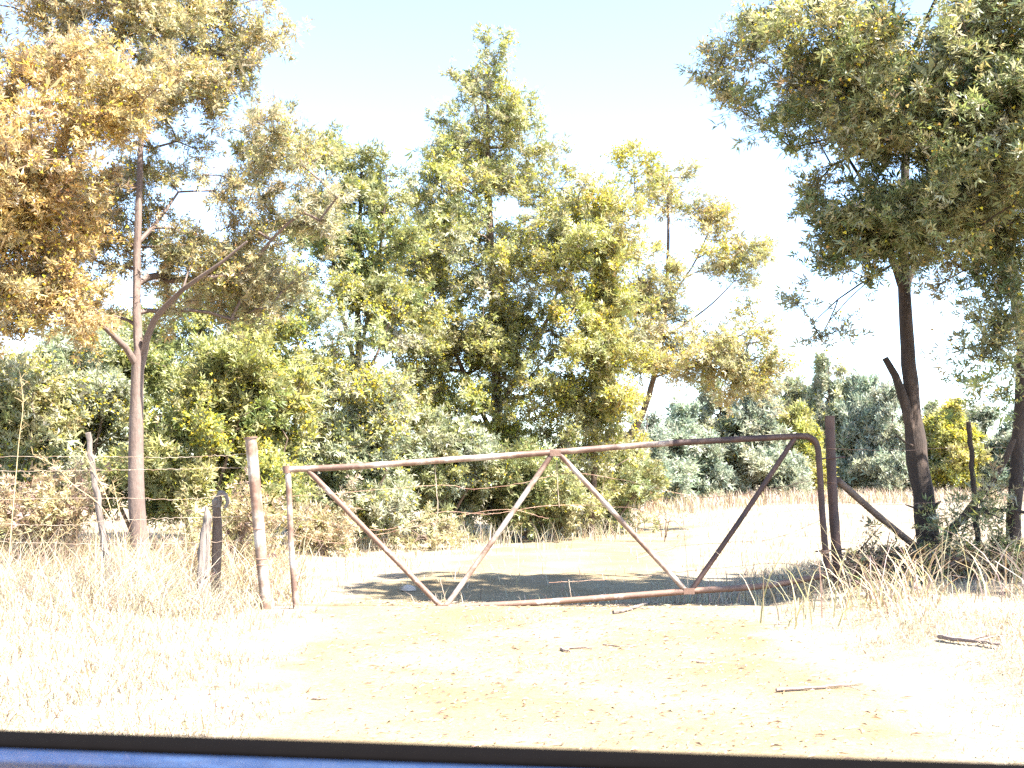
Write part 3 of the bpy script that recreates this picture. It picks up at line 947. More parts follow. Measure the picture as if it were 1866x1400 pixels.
# the low forked limb and scrub under the two dark trunks
lb = ([P(1722, 1090, 11.5), P(1722, 985, 11.5), P(1745, 955, 11.45), P(1785, 905, 11.4), P(1825, 850, 11.35), P(1848, 800, 11.3)], [0.06, 0.05, 0.042, 0.038, 0.034, 0.028])
lb2 = ([P(1730, 970, 11.5), P(1765, 935, 11.45), P(1810, 923, 11.4), P(1866, 935, 11.4), P(1900, 940, 11.4)], [0.03, 0.026, 0.022, 0.02, 0.015])
lb3 = ([P(1735, 1015, 11.3), P(1748, 985, 11.25), P(1758, 965, 11.2)], [0.014, 0.011, 0.007])
tree('forked_sapling', 'crooked forked sapling leaning between the two dark trunks', 'sapling', [lb, lb2, lb3],
     [ell(1790, 960, 11.3, 80, 60, .5, 1), ell(1830, 890, 11.2, 60, 60, .5, 0.6), ell(1740, 1000, 11.2, 60, 50, .5, .8), ell(1610, 1000, 11.4, 60, 30, .4, 0.5)], 22, 46, 14, 15,
     {'khaki': 1, 'olive': 2, 'grey': 1, 'deep': 2, 'rust': 1}, 'near', 0.12, 0.22, 0.3, 'bark_dark', 0.004, attach=0.6)

# ---- middle distance
cone = []   # a broad cone, lobe beside lobe from the ground to the tip
for py_, half, cx_ in ((150, 32, 885), (205, 75, 890), (275, 125, 900), (350, 165, 905), (440, 190, 910), (530, 205, 915), (620, 215, 915), (710, 215, 915), (800, 205, 915), (880, 185, 910)):
    for fx in ((0,) if half < 40 else (-.66, 0, .66)):
        cone.append(ell(cx_ + fx * half, py_ + 25 * abs(fx), 22.5 + (.3 if fx == 0 else 0), max(24, half * .38), 50, .5 + half * .006, 1.0 if half > 60 else .8))
tree('wattle_tree', 'tallest bushy green wattle standing right behind the gate', 'tree',
     [stem(905, 985, 23, 120, 0.13, 6, -15), ([P(900, 800, 23), P(820, 620, 22.6), P(770, 480, 22.4)], [0.06, 0.04, 0.015]), ([P(900, 760, 23), P(990, 600, 22.8), P(1050, 420, 22.6)], [0.06, 0.04, 0.015])],
     cone,
     320, 1400, 50, 21, {'olive': 2.0, 'khaki': 2.2, 'lime': 1.8, 'grey': 1.6, 'green': .7}, 'mid', 0.165, 0.29, 0.66, 'bark_mid', 0.007, 0.16, {'yellow': 1, 'lime': .8}, 0.05)
tree('wattle_tree', 'yellow blossomed wattle hugging the right side of the tallest tree', 'tree',
     [stem(1075, 980, 22.2, 400, 0.07, 5, 20)], [ell(1100, 440, 22.2, 60, 110, .8, .8), ell(1090, 580, 22, 75, 110, .9, 1), ell(1080, 700, 21.8, 80, 70, .9, .9), ell(1140, 330, 22.3, 40, 60, .5, .4)],
     48, 210, 58, 22, {'lime': 2.0, 'khaki': 2, 'olive': 1.2, 'gold': 0.5}, 'mid', 0.16, 0.32, 0.45, 'bark_mid', 0.006, 0.3, {'yellow': 2, 'lime': 1.5}, 0.05)
YT = 24.5
ta = ([P(1098, 985, YT), P(1100, 900, YT), P(1112, 840, YT), P(1122, 812, YT), P(1150, 790, YT), P(1172, 750, YT), P(1188, 700, YT), P(1205, 620, YT), P(1215, 520, YT), P(1218, 400, YT), P(1216, 300, YT)],
      [0.13, 0.115, 0.10, 0.10, 0.085, 0.075, 0.065, 0.05, 0.042, 0.03, 0.012])
tb = ([P(1115, 835, YT), P(1114, 790, YT), P(1112, 745, YT), P(1120, 680, YT)], [0.06, 0.05, 0.04, 0.02])
tc = ([P(1205, 620, YT), P(1290, 560, YT), P(1350, 500, YT)], [0.03, 0.02, 0.01])
td_ = ([P(1190, 690, YT), P(1300, 640, YT), P(1400, 580, YT)], [0.03, 0.022, 0.01])
te = ([P(1210, 560, YT), P(1265, 480, YT), P(1300, 400, YT)], [0.024, 0.018, 0.009])
tree('wattle_tree', 'thin open crowned tan wattle on a crooked forked trunk', 'tree', [ta, tb, tc, td_, te],
     [ell(1210, 360, YT, 65, 80, .9, .7), ell(1290, 400, YT, 45, 60, .7, .5), ell(1340, 490, YT, 75, 55, .9, .65), ell(1220, 500, YT, 90, 70, 1.0, .4), ell(1385, 585, YT, 60, 45, .7, .6), ell(1300, 650, YT - .3, 130, 55, 1.1, .9),
      ell(1150, 640, YT - .3, 90, 90, 1.0, .8), ell(1330, 690, YT - .3, 80, 30, .8, .6), ell(1150, 470, YT, 50, 80, .7, .5), ell(1180, 570, YT, 60, 50, .7, .6)],
     105, 500, 40, 23, {'khaki': 2.6, 'tan': 1.2, 'olive': 1.6, 'lime': .5, 'grey': 1.2}, 'mid', 0.16, 0.30, 0.42, 'bark_mid', 0.006, 0.16, {'gold': .6, 'yellow': 1}, 0.045, attach=float(P(0, 760, YT)[2]))
tree('wattle_tree', 'dark green spiry wattle between the golden tree and the tallest one', 'tree',
     [stem(655, 990, 20, 280, 0.10, 6, 5), ([P(655, 700, 20), P(610, 500, 20), P(590, 260, 20)], [0.05, 0.04, 0.01]), ([P(655, 650, 20), P(690, 480, 20), P(705, 320, 20)], [0.04, 0.03, 0.01])],
     [ell(590, 310, 20, 35, 90, .5, .7), ell(655, 350, 20, 45, 90, .6, .8), ell(705, 400, 20, 35, 80, .5, .6), ell(650, 460, 20, 100, 60, 1.0, .7), ell(560, 420, 20, 60, 90, .7, .6), ell(690, 540, 19.8, 70, 40, .8, .4)],
     60, 270, 60, 24, {'green': 2.2, 'olive': 2.2, 'deep': 1.2, 'lime': 0.6, 'khaki': 0.6}, 'mid', 0.15, 0.27, 0.40, 'bark_dark', 0.006, 0.05, None, 0.045)
tree('wattle_tree', 'green wattle filling the gap behind the golden brown tree, next to the dark spiry one', 'tree',
     [stem(430, 990, 21, 430, 0.08, 5, 10), ([P(432, 760, 21), P(380, 640, 21), P(340, 540, 21)], [0.04, 0.03, 0.01]), ([P(432, 760, 21), P(490, 640, 21), P(520, 520, 21)], [0.04, 0.03, 0.01])],
     [ell(440, 500, 21, 80, 80, 1.0, .9), ell(340, 580, 21, 80, 60, .9, .8), ell(520, 560, 21, 70, 80, .9, .8), ell(420, 640, 20.8, 140, 60, 1.2, .9), ell(200, 620, 21, 110, 50, 1.0, .6)],
     60, 260, 50, 26, {'green': 1.8, 'olive': 2.2, 'lime': 1.4, 'khaki': 1, 'grey': .8}, 'mid', 0.16, 0.28, 0.42, 'bark_mid', 0.006, 0.12, None, 0.045)
tree('wattle_tree', 'silvery open wattle with sky showing through, left of the tallest tree', 'tree',
     [stem(612, 990, 19, 620, 0.06, 5, -6), ([P(610, 800, 19), P(560, 680, 19), P(530, 580, 19)], [0.04, 0.025, 0.01]), ([P(610, 780, 19), P(680, 660, 19), P(720, 560, 19)], [0.04, 0.025, 0.01])],
     [ell(560, 560, 19, 80, 60, .8, .6), ell(690, 600, 19, 80, 60, .8, .6), ell(590, 690, 18.8, 100, 80, 1.0, .9), ell(700, 740, 18.8, 90, 80, .9, .9), ell(600, 800, 18.6, 100, 60, .9, .9)],
     60, 270, 52, 25, {'grey': 2.4, 'glaucous': 1.6, 'khaki': 1.2, 'olive': 1.0, 'lime': .6}, 'mid', 0.15, 0.28, 0.40, 'bark_mid', 0.005, 0.30, {'yellow': 1, 'lime': .6}, 0.045)

def bush(label, px, py, Yd, rx, ry, mix, seed, n_sub, n_cl, per, blossom=0.1, size=0.17, name='bush', cat='bush', templ='mid', extra=(), cr=0.28, rd=None, bark='bark_mid', thick=1.0):
    a = P(px, 960, Yd); gz = float(H(a[0], a[1]))
    paths = [([np.array([a[0], a[1], gz]), np.array([a[0] + .05, a[1], gz + .5]), P(px, py, Yd)], [0.05 * thick, 0.04 * thick, 0.015 * thick])]
    for k, s in enumerate((-1, 1)):
        paths.append(([np.array([a[0] + .04 * s, a[1], gz + .1]), P(px + s * rx * .35, (py + 960) / 2, Yd - .2), P(px + s * rx * .6, py, Yd - .3)], [0.035 * thick, 0.025 * thick, 0.01 * thick]))
    return tree(name, label, cat, paths, [ell(px, py, Yd, rx, ry, rd)] + list(extra), n_sub, n_cl, per, seed, mix, templ, size, cr, 0.42, bark, 0.005, blossom, {'yellow': 1, 'lime': .7}, 0.042, attach=0.15)


GREEN = {'olive': 2.2, 'green': 1.8, 'lime': 1.8, 'deep': .5, 'khaki': 1.2}
SILV = {'glaucous': 2.2, 'grey': 2, 'olive': 1.2, 'green': 0.8}
bush('yellow green wattle bush right of the pale trunk', 360, 760, 16.5, 130, 130, GREEN, 31, 50, 260, 60, 0.28, extra=[ell(330, 880, 16.2, 140, 80), ell(440, 700, 16.8, 90, 90)])
bush('silver green bush with a few yellow tips left of the pale trunk', 130, 720, 17.0, 110, 120, SILV, 32, 44, 220, 58, 0.2, extra=[ell(150, 850, 16.6, 110, 90)])
bush('tall green wattle bush behind the fence at the left picture edge', 10, 760, 16.0, 90, 150, {'olive': 2, 'khaki': 2, 'grey': 1, 'green': 1.4, 'tan': .6}, 33, 40, 190, 58, 0.12, extra=[ell(40, 880, 15.5, 110, 70)])
bush('green bush with yellow flowers behind the pale gate post', 470, 800, 17.0, 90, 130, GREEN, 34, 40, 200, 60, 0.35, extra=[ell(500, 900, 16.6, 90, 60), ell(470, 660, 17.2, 80, 80)])
bush('silvery bush filling the low end of the gate', 640, 860, 18.5, 110, 90, SILV, 35, 40, 210, 60, 0.14, extra=[ell(600, 920, 18.2, 110, 50)])
bush('grey green bush under the tallest tree', 800, 870, 20.5, 110, 90, {'glaucous': 2, 'olive': 2, 'green': 1.6, 'grey': 1.2}, 36, 40, 210, 58, 0.06)
bush('green bush behind the peak of the gate bracing', 960, 880, 21.0, 100, 90, {'green': 2, 'olive': 2, 'khaki': 1.4, 'deep': 1}, 37, 36, 190, 58, 0.05)
bush('leafy bush round the foot of the crooked trunk', 1110, 890, 23.5, 85, 75, {'olive': 2, 'khaki': 1.4, 'green': 1.6, 'grey': 1}, 38, 30, 150, 54, 0.04)
bush('dark green bush behind the yellow flowered bush', 250, 700, 19.5, 200, 120, {'deep': 1, 'green': 2, 'olive': 2, 'lime': .6}, 39, 60, 220, 50, 0.12)
bush('low dry yellow green bush at the field edge behind the gate', 785, 988, 18.6, 48, 34, {'khaki': 2.4, 'straw': 1.4, 'tan': 1, 'olive': .8}, 41, 16, 60, 44, 0, 0.13, extra=[ell(740, 1000, 18.4, 30, 18)])
bush('faded shrub at the left foot of the gate', 590, 970, 17.0, 70, 36, {'khaki': 2, 'straw': 1.8, 'tan': 1.2, 'pink': .8}, 42, 18, 70, 40, 0, 0.13)
bush('small bare brown seedling in the bright field', 1210, 940, 20.5, 24, 32, {'rust': 2, 'olive': 1.4, 'tan': 1}, 43, 10, 16, 12, 0, 0.10, name='seedling', cat='seedling', thick=.25)
bush('pinkish dry shrub beside the crooked fence pole', 75, 935, 13.0, 90, 45, {'pink': 2.2, 'tan': 1.6, 'khaki': 1.6, 'rust': 1}, 44, 22, 90, 36, 0, 0.12, templ='mid')
bush('brown twiggy shrub behind the hooked stump', 430, 960, 12.6, 45, 40, {'tan': 2, 'khaki': 2, 'pink': 1, 'olive': .8}, 45, 14, 44, 34, 0, 0.12)

# ---- far trees: four grown once, then copied with their own size and turn
FAR = []
far_mixes = [({'blue': 2.4, 'glaucous': 2, 'grey': 1}, 0), ({'glaucous': 2, 'olive': 1.4, 'grey': 1.5}, 0.03), ({'lime': 1.8, 'olive': 1.8, 'khaki': 1}, 0.15), ({'grey': 2.2, 'glaucous': 1.6, 'blue': 1}, 0), ({'lime': 2, 'khaki': 1.8, 'olive': 1}, 0.35)]
far_spec = [  # prototype, px, top py, base Y, half-width px, label
    (0, 1245, 725, 42, 85, 'dense blue green tree behind the high gate corner, next to the tan wattle'),
    (1, 1315, 690, 44, 90, 'blue grey conical tree seen above the middle of the high gate rail'),
    (3, 1390, 700, 43, 75, 'silvery rounded tree above the bent gate corner'),
    (2, 1455, 745, 50, 55, 'bright lime green tree just left of the dark gate post'),
    (1, 1515, 650, 56, 60, 'tall pale tree rising straight behind the dark gate post'),
    (0, 1578, 672, 55, 70, 'bluish tree between the dark gate post and the broken stub'),
    (3, 1630, 705, 53, 60, 'greyish tree behind the broken stub of the dark trunk'),
    (4, 1735, 725, 52, 60, 'bright yellow flowering tree far behind the thin fence stake'),
    (1, 1690, 735, 55, 60, 'dull green tree just left of the bright yellow tree'),
    (3, 1800, 745, 54, 70, 'pale green tree between the yellow tree and the slender trunk'),
    (0, 1866, 740, 52, 80, 'blue green tree at the far right edge of the field'),
    (1, 1440, 690, 58, 80, 'pale grey green tree far behind the bent gate corner'),
    (3, 1545, 700, 60, 80, 'broad grey tree partly hidden by the two tall trees behind the dark gate post'),
    (0, 1180, 745, 40, 80, 'dark blue green tree hidden behind the crooked trunk'),
]
def copy_tree(o, parent=None):
    c = o.copy(); COL.objects.link(c); c.parent = parent
    for ch in list(o.children):
        copy_tree(ch, c)
    return c


done = {}
for (k, px, top, Yd, hw, label) in far_spec:
    c = P(px, 900, Yd); gz = float(H(c[0], c[1]))
    hgt = P(px, top, Yd)[2] - gz
    wid = hw * Yd / FPX
    if k not in done:
        m, bl = far_mixes[k]
        base = np.array([c[0], c[1], gz])
        z = lambda f: base + np.array([0, 0, hgt * f])
        path = ([base, z(.3), z(.6), z(.97)], [0.10, 0.08, 0.05, 0.015])
        lobes = [(z(.20), np.array([wid, wid, hgt * .20]), 1), (z(.42), np.array([wid * .85, wid * .85, hgt * .2]), 1), (z(.62), np.array([wid * .55, wid * .55, hgt * .18]), .8), (z(.84), np.array([wid * .22, wid * .22, hgt * .16]), .6)]
        rr_ = np.random.default_rng(80 + k)
        for _ in range(9):   # leading shoots that break the outline
            a_ = rr_.uniform(0, 6.28); f_ = rr_.uniform(.5, .88)
            lobes.append((z(f_) + np.array([math.cos(a_), math.sin(a_), 0]) * wid * (1.05 - f_) * 1.1, np.array([wid * .11, wid * .11, hgt * .15]), 1.1))
        o = tree('field_tree', label, 'tree', [path], lobes, 90, 270, 100, 60 + k, m, 'far', 0.18, 0.34, 0.36, 'bark_mid', 0.01, bl, {'yellow': 2, 'lime': 1}, 0.10, group='trees along the far side of the field', attach=0.3, droop=-0.45)
        done[k] = (o, hgt, wid)
    else:
        src, h0, w0 = done[k]
        o = copy_tree(src)
        o.location = (c[0], c[1], gz)
        o.scale = (wid / w0, wid / w0, hgt / h0)
        o.rotation_euler = (0, 0, 1.3 + px * 0.7)
        o.location.z -= .05
        o['label'] = label
# a wood closing the view behind everything
r = np.random.default_rng(99)
n = 15000
xs = r.uniform(-75, 110, n); ys = 95 + r.uniform(0, 8, n) + 10 * np.sin(xs * .05)
hh = 3.6 + 1.3 * np.sin(xs * .31) + .9 * np.sin(xs * .83 + 1) + .7 * np.sin(xs * 2.1)
zs = hh * r.random(n) ** 0.7
co, t, c = scatter(TEMPL['far'], np.stack([xs, ys, zs], -1), r.normal(size=(n, 3)) + np.array([0, 0, .4]), 0.75 * (0.6 + 0.8 * r.random(n)), pal({'blue': 2, 'glaucous': 2, 'grey': 1, 'olive': 1}, n, r), r)
wood = link('distant_wood', new_mesh('distant_wood', co, t, None, c), M['leaf'])
tag(wood, 'hazy line of distant trees beyond the field', 'wood', None, 'stuff')

# ------------------------------------------------------------------ grass
def blades(x, y, hgt, wid, lean, tint, r, z0=None, curl=1.0):
    """Tapered bent blades: five vertices, three triangles each."""
    n = len(x)
    z = (H(x, y) if z0 is None else z0) - 0.01
    a = r.uniform(0, 2 * math.pi, n)
    ld_ = np.stack([np.cos(a), np.sin(a), np.zeros(n)], -1)
    b = a + math.pi / 2 + r.normal(size=n) * .6
    w = np.stack([np.cos(b), np.sin(b), np.zeros(n)], -1) * (wid * .5)[:, None]
    root = np.stack([x, y, z], -1)
    up = np.array([0, 0, 1.0])
    th = lean
    m = root + (hgt * .55)[:, None] * (np.cos(th * .6)[:, None] * up + np.sin(th * .6)[:, None] * ld_)
    e = m + (hgt * .45)[:, None] * (np.cos(th * 1.5 * curl)[:, None] * up + np.sin(th * 1.5 * curl)[:, None] * ld_)
    e[:, 2] = np.maximum(e[:, 2], z + .012)
    v = np.stack([root - w, root + w, m - w * .8, m + w * .8, e], 1).reshape(-1, 3)
    k = np.arange(n)[:, None] * 5
    t = np.concatenate([k + [0, 1, 3], k + [0, 3, 2], k + [2, 3, 4]], 1).reshape(-1, 3)
    return v, t, np.repeat(tint, 5, 0)


def stems(x, y, hgt, wid, lean, tint, r, curl=1.9, seg=4, spread=None):
    """Long stems that arch over in several segments."""
    n = len(x)
    a = r.uniform(0, 2 * math.pi, n)
    ld_ = np.stack([np.cos(a), np.sin(a), np.zeros(n)], -1)
    b = r.normal(size=n) * .5
    w = np.stack([np.cos(b), np.sin(b), np.zeros(n)], -1)
    p = np.stack([x, y, H(x, y) - .015], -1)
    up = np.array([0, 0, 1.0])
    V = []
    for i in range(seg + 1):
        f = i / seg
        k = (wid * .5 * (1 - .9 * f ** 1.5))[:, None]
        V += [p - w * k, p + w * k]
        th = lean * (.35 + curl * f)
        p = p + (hgt / seg)[:, None] * (np.cos(th)[:, None] * up + np.sin(th)[:, None] * ld_)
        p[:, 2] = np.maximum(p[:, 2], H(p[:, 0], p[:, 1]) + .01)
    v = np.stack(V, 1).reshape(-1, 3)
    m = 2 * (seg + 1)
    k = np.arange(n)[:, None] * m
    t = np.concatenate([np.concatenate([k + [2 * i, 2 * i + 1, 2 * i + 3], k + [2 * i, 2 * i + 3, 2 * i + 2]], 1) for i in range(seg)], 1).reshape(-1, 3)
    return v, t, np.repeat(tint, m, 0)


def gtint(n, r, dark=0.0):
    return pal({'straw': 3.5, 'bleached': 2.5, 'tan': .7 + dark, 'pink': .5 + dark * .6, 'brown': .15}, n, r, 0.18)


def lump(x, y):
    return 0.5 + 0.28 * np.sin(2.1 * x + 1.2 * np.sin(1.4 * y)) * np.cos(1.7 * y + .6) + 0.22 * np.sin(4.7 * x - 2.9 * y)


def grass_obj(name, label, parts, mat='grass'):
    V, T, C, k = [], [], [], 0
    for v, t, c in parts:
        V.append(v); T.append(t + k); C.append(c); k += len(v)
    o = link(name, new_mesh(name, np.concatenate(V), np.concatenate(T), None, np.concatenate(C)), M[mat])
    tag(o, label, 'grass', None, 'stuff')
    return o


r = np.random.default_rng(5)
def verge(n, x0, x1, y0, y1, side):
    x = r.uniform(x0, x1, n); y = y0 + (y1 - y0) * r.random(n)
    l, rr = track_edges(y)
    d = (l - x) if side < 0 else (x - rr)
    p = smooth(-0.35, 0.5, d + 0.5 * (lump(x, y) - .5))
    k = r.random(n) < p * (0.45 + 0.55 * lump(x * 1.7, y * 1.7))
    return x[k], y[k], d[k]


parts = []
for (x0, x1, y0, y1, side, n) in ((-6.2, -0.9, 4.2, 11.5, -1, 66000), (1.9, 6.6, 4.2, 11.0, 1, 50000)):
    x, y, d = verge(n, x0, x1, y0, y1, side)
    m = len(x)
    hg = (0.07 + 0.17 * r.random(m)) * (1.0 if side < 0 else .72) * (0.4 + 0.9 * lump(x, y)) * (0.5 + .5 * smooth(0, 1.0, d))
    parts.append(blades(x, y, hg, 0.0035 + 0.004 * r.random(m), 0.5 + 1.0 * r.random(m), gtint(m, r), r))
grass_obj('short_grass', 'short bleached dry grass on both verges of the track', parts)

parts = []
n = 70000
y = 11.0 + 40 * r.random(n) ** 1.7; x = r.uniform(-0.42, 0.60, n) * y * 1.15
l, rr = track_edges(np.clip(y, 0, 27))
out = (x < l) | (x > rr) | (y > 26)
keep = out & (r.random(n) < .35 + .65 * lump(x * .8, y * .8)) | (~out & (r.random(n) < .06))
x, y = x[keep], y[keep]; m = len(x)
sc_ = 0.6 + y / 26
parts.append(blades(x, y, (0.06 + .15 * r.random(m)) * (.6 + .8 * lump(x, y)) * np.minimum(1.5, sc_), (0.005 + .004 * r.random(m)) * sc_, .3 + .9 * r.random(m), gtint(m, r), r))
n = 5000   # browner strip where the field meets the far trees
x = r.uniform(4, 26, n); y = 33 + 6 * r.random(n) + .25 * x
parts.append(blades(x, y, .3 + .35 * r.random(n), .018 + .01 * r.random(n), .2 + .5 * r.random(n), pal({'pink': 3, 'tan': 2, 'straw': 2, 'rust': 1}, n, r), r))
grass_obj('field_grass', 'bleached dry grass of the field beyond the gate', parts)

# long arching stems: along the left fence, and in front of the dark trunks
parts = []
def tufts(cx, cy, n, spread, hlo, hhi, w, lean_lo, lean_hi, mixd=0.6, tint=None):
    x = cx + r.normal(size=n) * spread; y = cy + r.normal(size=n) * spread * .8
    return stems(x, y, hlo + (hhi - hlo) * r.random(n), w * (.6 + .8 * r.random(n)), lean_lo + (lean_hi - lean_lo) * r.random(n), gtint(n, r, mixd) if tint is None else pal(tint, n, r), r)


for k in range(85):
    px = r.uniform(-40, 450); yy = r.uniform(9.2, 11.0)
    c = P(px, 1000, yy)
    parts.append(tufts(c[0], yy, 28, .2, .2, .78 if px < 380 else .5, .006, .3, 1.3))
for k in range(120):   # matted brown growth behind the fence
    px = r.uniform(-60, 520); yy = r.uniform(10.8, 14.5)
    c = P(px, 1000, yy)
    parts.append(tufts(c[0], yy, 34, .2, .35, .85, .0075, .25, 1.3, tint={'pink': 2, 'tan': 2, 'straw': 2, 'rust': 1.2, 'khaki': 1}))
for k in range(30):
    px = r.uniform(1440, 1910); yy = r.uniform(8.9, 9.7)
    c = P(px, 1060, yy)
    parts.append(tufts(c[0], yy, 9, .13, .25, .95, .0105, .35, 1.2, tint={'tan': 2, 'straw': 2, 'pink': 1, 'khaki': .6}))
for k in range(26):
    px = r.uniform(1230, 1540); yy = r.uniform(10.6, 12.6)
    c = P(px, 1060, yy)
    parts.append(tufts(c[0], yy, 60, .18, .14, .34, .006, .1, .8))
for k in range(24):
    px = r.uniform(520, 1150); yy = r.uniform(17.5, 21) if px < 1000 else r.uniform(20, 23)
    c = P(px, 990, yy)
    parts.append(tufts(c[0], yy, 36, .2, .2, .6, .009, .1, .8))
for k in range(7):   # wisps on the hump between the wheel tracks
    c = [(0.1, 7.4), (0.25, 7.3), (0.42, 7.35), (0.0, 9.3), (0.3, 9.35), (-.2, 9.3), (.5, 7.2)][k]
    parts.append(tufts(c[0], c[1], 60, .13, .03, .10, .004, .5, 1.3))
grass_obj('tall_grass', 'long arching dry grass stems along the fence line', parts)

# dark twigs and leaves added to stand in for shade under the right trees
pile = empty('shade_brush', (4.3, 10.7, float(H(4.3, 10.7))))
tag(pile, 'dark twigs and leaves standing in for shaded brush at the foot of the broken stubbed trunk', 'shaded brush')
mb = MB()
for k in range(230):
    px = r.uniform(1545, 1880); yy = r.uniform(10.3, 11.8)
    c = P(px, 1060, yy); g_ = float(H(c[0], c[1]))
    a = np.array([c[0], yy, g_ + r.uniform(0, .22) * (1 if px < 1760 else .6)])
    v = r.normal(size=3) * np.array([1, .7, .42]); v /= np.linalg.norm(v)
    L = r.uniform(.15, .55)
    e = a + v * L; e[2] = max(e[2], g_ + .01)
    m_ = (a + e) / 2 + r.normal(size=3) * .05 * L
    mb.tube(curve([a, m_, e], 5), np.linspace(.009, .003, 5) * r.uniform(.6, 1.5), 4, False)
mb.build('twig', M['bark_dark'], pile)['kind'] = 'stuff'
n = 2600
px = r.uniform(1540, 1880, n); yy = r.uniform(10.2, 12.0, n)
xx = (px - 933) / FPX * yy
pp = np.stack([xx, yy, H(xx, yy) + .02 + .28 * r.random(n) ** 1.6], -1)
co, t, c = scatter(TEMPL['mid'], pp, r.normal(size=(n, 3)), .075 * np.exp(r.normal(0, .3, n)), pal({'brown': 3, 'rust': 2, 'deep': 2, 'tan': .6}, n, r), r)  # dark leaf tints carry the shade in their colour
tag(link('shade_leaves', new_mesh('shade_leaves', co, t, None, c), M['leaf'], pile), kind='stuff')

# single tall dry weeds at the left
def weed(label, pix, Yd, rad):
    p = curve([P(a, b_, Yd) for a, b_ in pix], 18)
    p[0, 2] = float(H(p[0, 0], p[0, 1])) - .03
    o = empty('dry_weed', (p[0, 0], p[0, 1], p[0, 2] + .03)); tag(o, label, 'weed')
    mb = MB(); mb.tube(p, np.linspace(rad, rad * .35, 18), 5); mb.build('stalk', M['straw_stem'], o)
    mb = MB()
    for i in range(11, 18):
        for s in range(3):
            v = r.normal(size=3) * .5 + np.array([0, 0, .8]); v /= np.linalg.norm(v)
            mb.tube([p[i], p[i] + v * .05, p[i] + v * .09 + np.array([0, 0, -.01])], [.002, .0018, .0008], 3, False)
    mb.build('seed_head', M['straw_stem'], o)


M['straw_stem'] = mat_patchy('dry_stalk', [(0.3, (0.36, 0.26, 0.13)), (0.7, (0.52, 0.40, 0.22))], 10, bump_s=0.2)
weed('tall upright dry stalk near the left picture edge', [(14, 1060), (20, 970), (28, 880), (35, 800), (42, 740), (38, 690)], 9.8, .0055)
weed('long dry stalk arching left across the crooked fence pole', [(235, 1030), (190, 930), (135, 885), (100, 850), (60, 828)], 10.1, .005)
weed('stiff pale stalk standing between the fence pole and the trunk', [(232, 1040), (226, 985), (217, 930), (206, 880)], 10.0, .006)
weed('slim dry stalk leaning from the fence pole towards the trunk', [(222, 1040), (212, 970), (196, 910), (178, 870), (150, 820)], 10.15, .0045)
weed('thick dry stem bending low at the left fence foot', [(20, 1080), (60, 1020), (100, 985), (140, 958)], 9.6, .006)

# ------------------------------------------------------------------ litter on the ground
def stick(label, pix, rad, forks=(), mat='stick', Yd=None):
    pts = []
    for a, b_ in pix:
        d = P(a, b_, 10.0) - np.array([0, 0, EYE])
        t = 0.0
        s = -EYE / d[2]
        for _ in range(12):
            q = np.array([0, 0, EYE]) + d * s
            s = (float(H(q[0], q[1])) + rad * .9 + .010 - EYE) / d[2]
        pts.append(np.array([0, 0, EYE]) + d * s)
    p = curve(pts, 14)
    o = empty('fallen_stick', tuple(p[0])); tag(o, label, 'stick')
    mb = MB(); mb.tube(p + r.normal(size=p.shape) * rad * .15, np.linspace(rad, rad * .45, 14), 7, True, .08); mb.build('stem', M[mat], o)
    for (i, dx, dy) in forks:
        q = p[i]
        e = q + np.array([dx, dy, 0]); e[2] = float(H(e[0], e[1])) + .012
        mb = MB(); mb.tube(curve([q, (q + e) / 2 + np.array([0, .02, .012]), e], 7), np.linspace(rad * .55, rad * .25, 7), 5, True, .05); mb.build('side_twig', M[mat], o)


stick('pinkish forked stick lying on the right verge', [(1712, 1160), (1745, 1166), (1790, 1170), (1825, 1175)], .017, [(6, .25, -.03), (8, .22, .05)])
stick('long thin stick at the right edge of the track', [(1415, 1258), (1470, 1254), (1520, 1250), (1575, 1244)], .011, [(8, .16, -.06)])
stick('short brown stick in the middle of the track', [(1035, 1181), (1060, 1180), (1080, 1183)], .009)
stick('thin pale stick on the track, right of its middle', [(1098, 1174), (1130, 1178), (1160, 1177)], .006)
stick('knobbly bark chip left of the short brown stick', [(1022, 1182), (1030, 1185), (1040, 1187)], .012)
stick('small stick at the right wheel track', [(1268, 1206), (1282, 1207), (1297, 1206)], .007)
stick('short twig close to the left verge', [(568, 1272), (583, 1273), (598, 1272)], .007)
stick('bleached branch by the shadow under the gate', [(1118, 1116), (1140, 1112), (1165, 1104), (1185, 1098)], .016, [(6, .14, .05)], 'wood_grey')
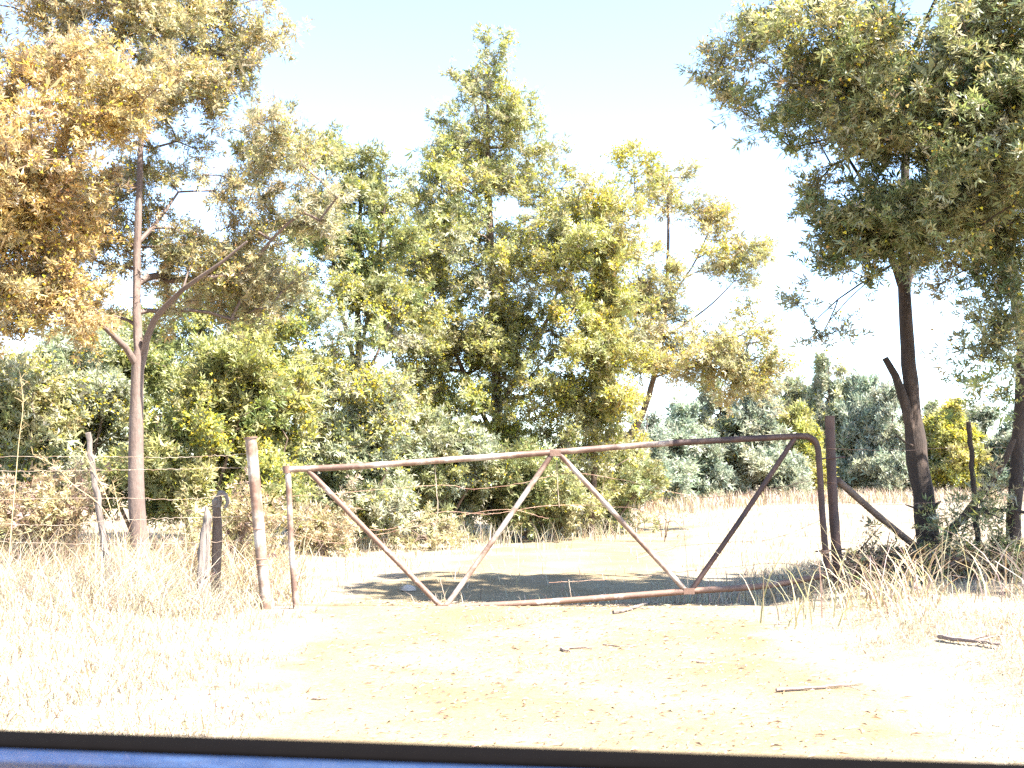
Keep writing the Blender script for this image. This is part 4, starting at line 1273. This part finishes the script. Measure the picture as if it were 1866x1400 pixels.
stick('bent twig in the sunny field beyond the gate', [(1160, 1018), (1200, 1006), (1232, 995), (1250, 975)], .008)
# grey stone by the wheel track
st = MB()
c = P(744, 1066, 12.4); c[2] = float(H(c[0], c[1]))
lat = [(math.radians(a), z) for a, z in ((-60, 0), (-20, 0), (25, 0), (62, 0))]
rings = []
for la, _ in lat:
    for k in range(9):
        a = k / 9 * 2 * math.pi
        rr_ = 1 + .16 * r.normal()
        rings.append(c + np.array([.085 * math.cos(la) * math.cos(a) * rr_, .06 * math.cos(la) * math.sin(a) * rr_, .045 * math.sin(la) + .03]))
q = [(i * 9 + k, i * 9 + (k + 1) % 9, (i + 1) * 9 + (k + 1) % 9, (i + 1) * 9 + k) for i in range(3) for k in range(9)]
rings.append(c + np.array([0, 0, .078]))
st.add(rings, [(27 + k, 27 + (k + 1) % 9, 36) for k in range(9)], q)
so_ = st.build('stone', M['stone'], None)
tag(so_, 'grey stone lying in the track beyond the gate', 'stone')

# fine litter: fallen leaves, twigs and clods too many to count
n = 4200
y = 4.3 + 7.2 * r.random(n) ** .9; l, rr = track_edges(y)
x = l + (rr - l) * (.5 + .36 * np.tanh(r.normal(0, .9, n)) + .12 * r.normal(size=n))
L = .006 + .035 * r.random(n) ** 3.2; Wd = .002 + .004 * r.random(n)
a = r.normal(0, .7, n)
dx, dy = np.cos(a), np.sin(a)
z = H(x, y) + .012
v = np.stack([np.stack([x - dx * L, y - dy * L, z], -1), np.stack([x + dy * Wd, y - dx * Wd, z + .004], -1), np.stack([x + dx * L, y + dy * L, z + .010 * r.random(n)], -1), np.stack([x - dy * Wd, y + dx * Wd, z + .010], -1)], 1).reshape(-1, 3)
k = np.arange(n)[:, None] * 4
lit = link('leaf_litter', new_mesh('leaf_litter', v, np.concatenate([k + [0, 1, 2], k + [0, 2, 3]], 1).reshape(-1, 3), None, np.repeat(pal({'rust': 2, 'brown': 2, 'pink': 1, 'straw': 2, 'tan': 1}, n, r), 4, 0)), M['grass'])
tag(lit, 'scattered twigs and dry leaves on the track', 'litter', None, 'stuff')
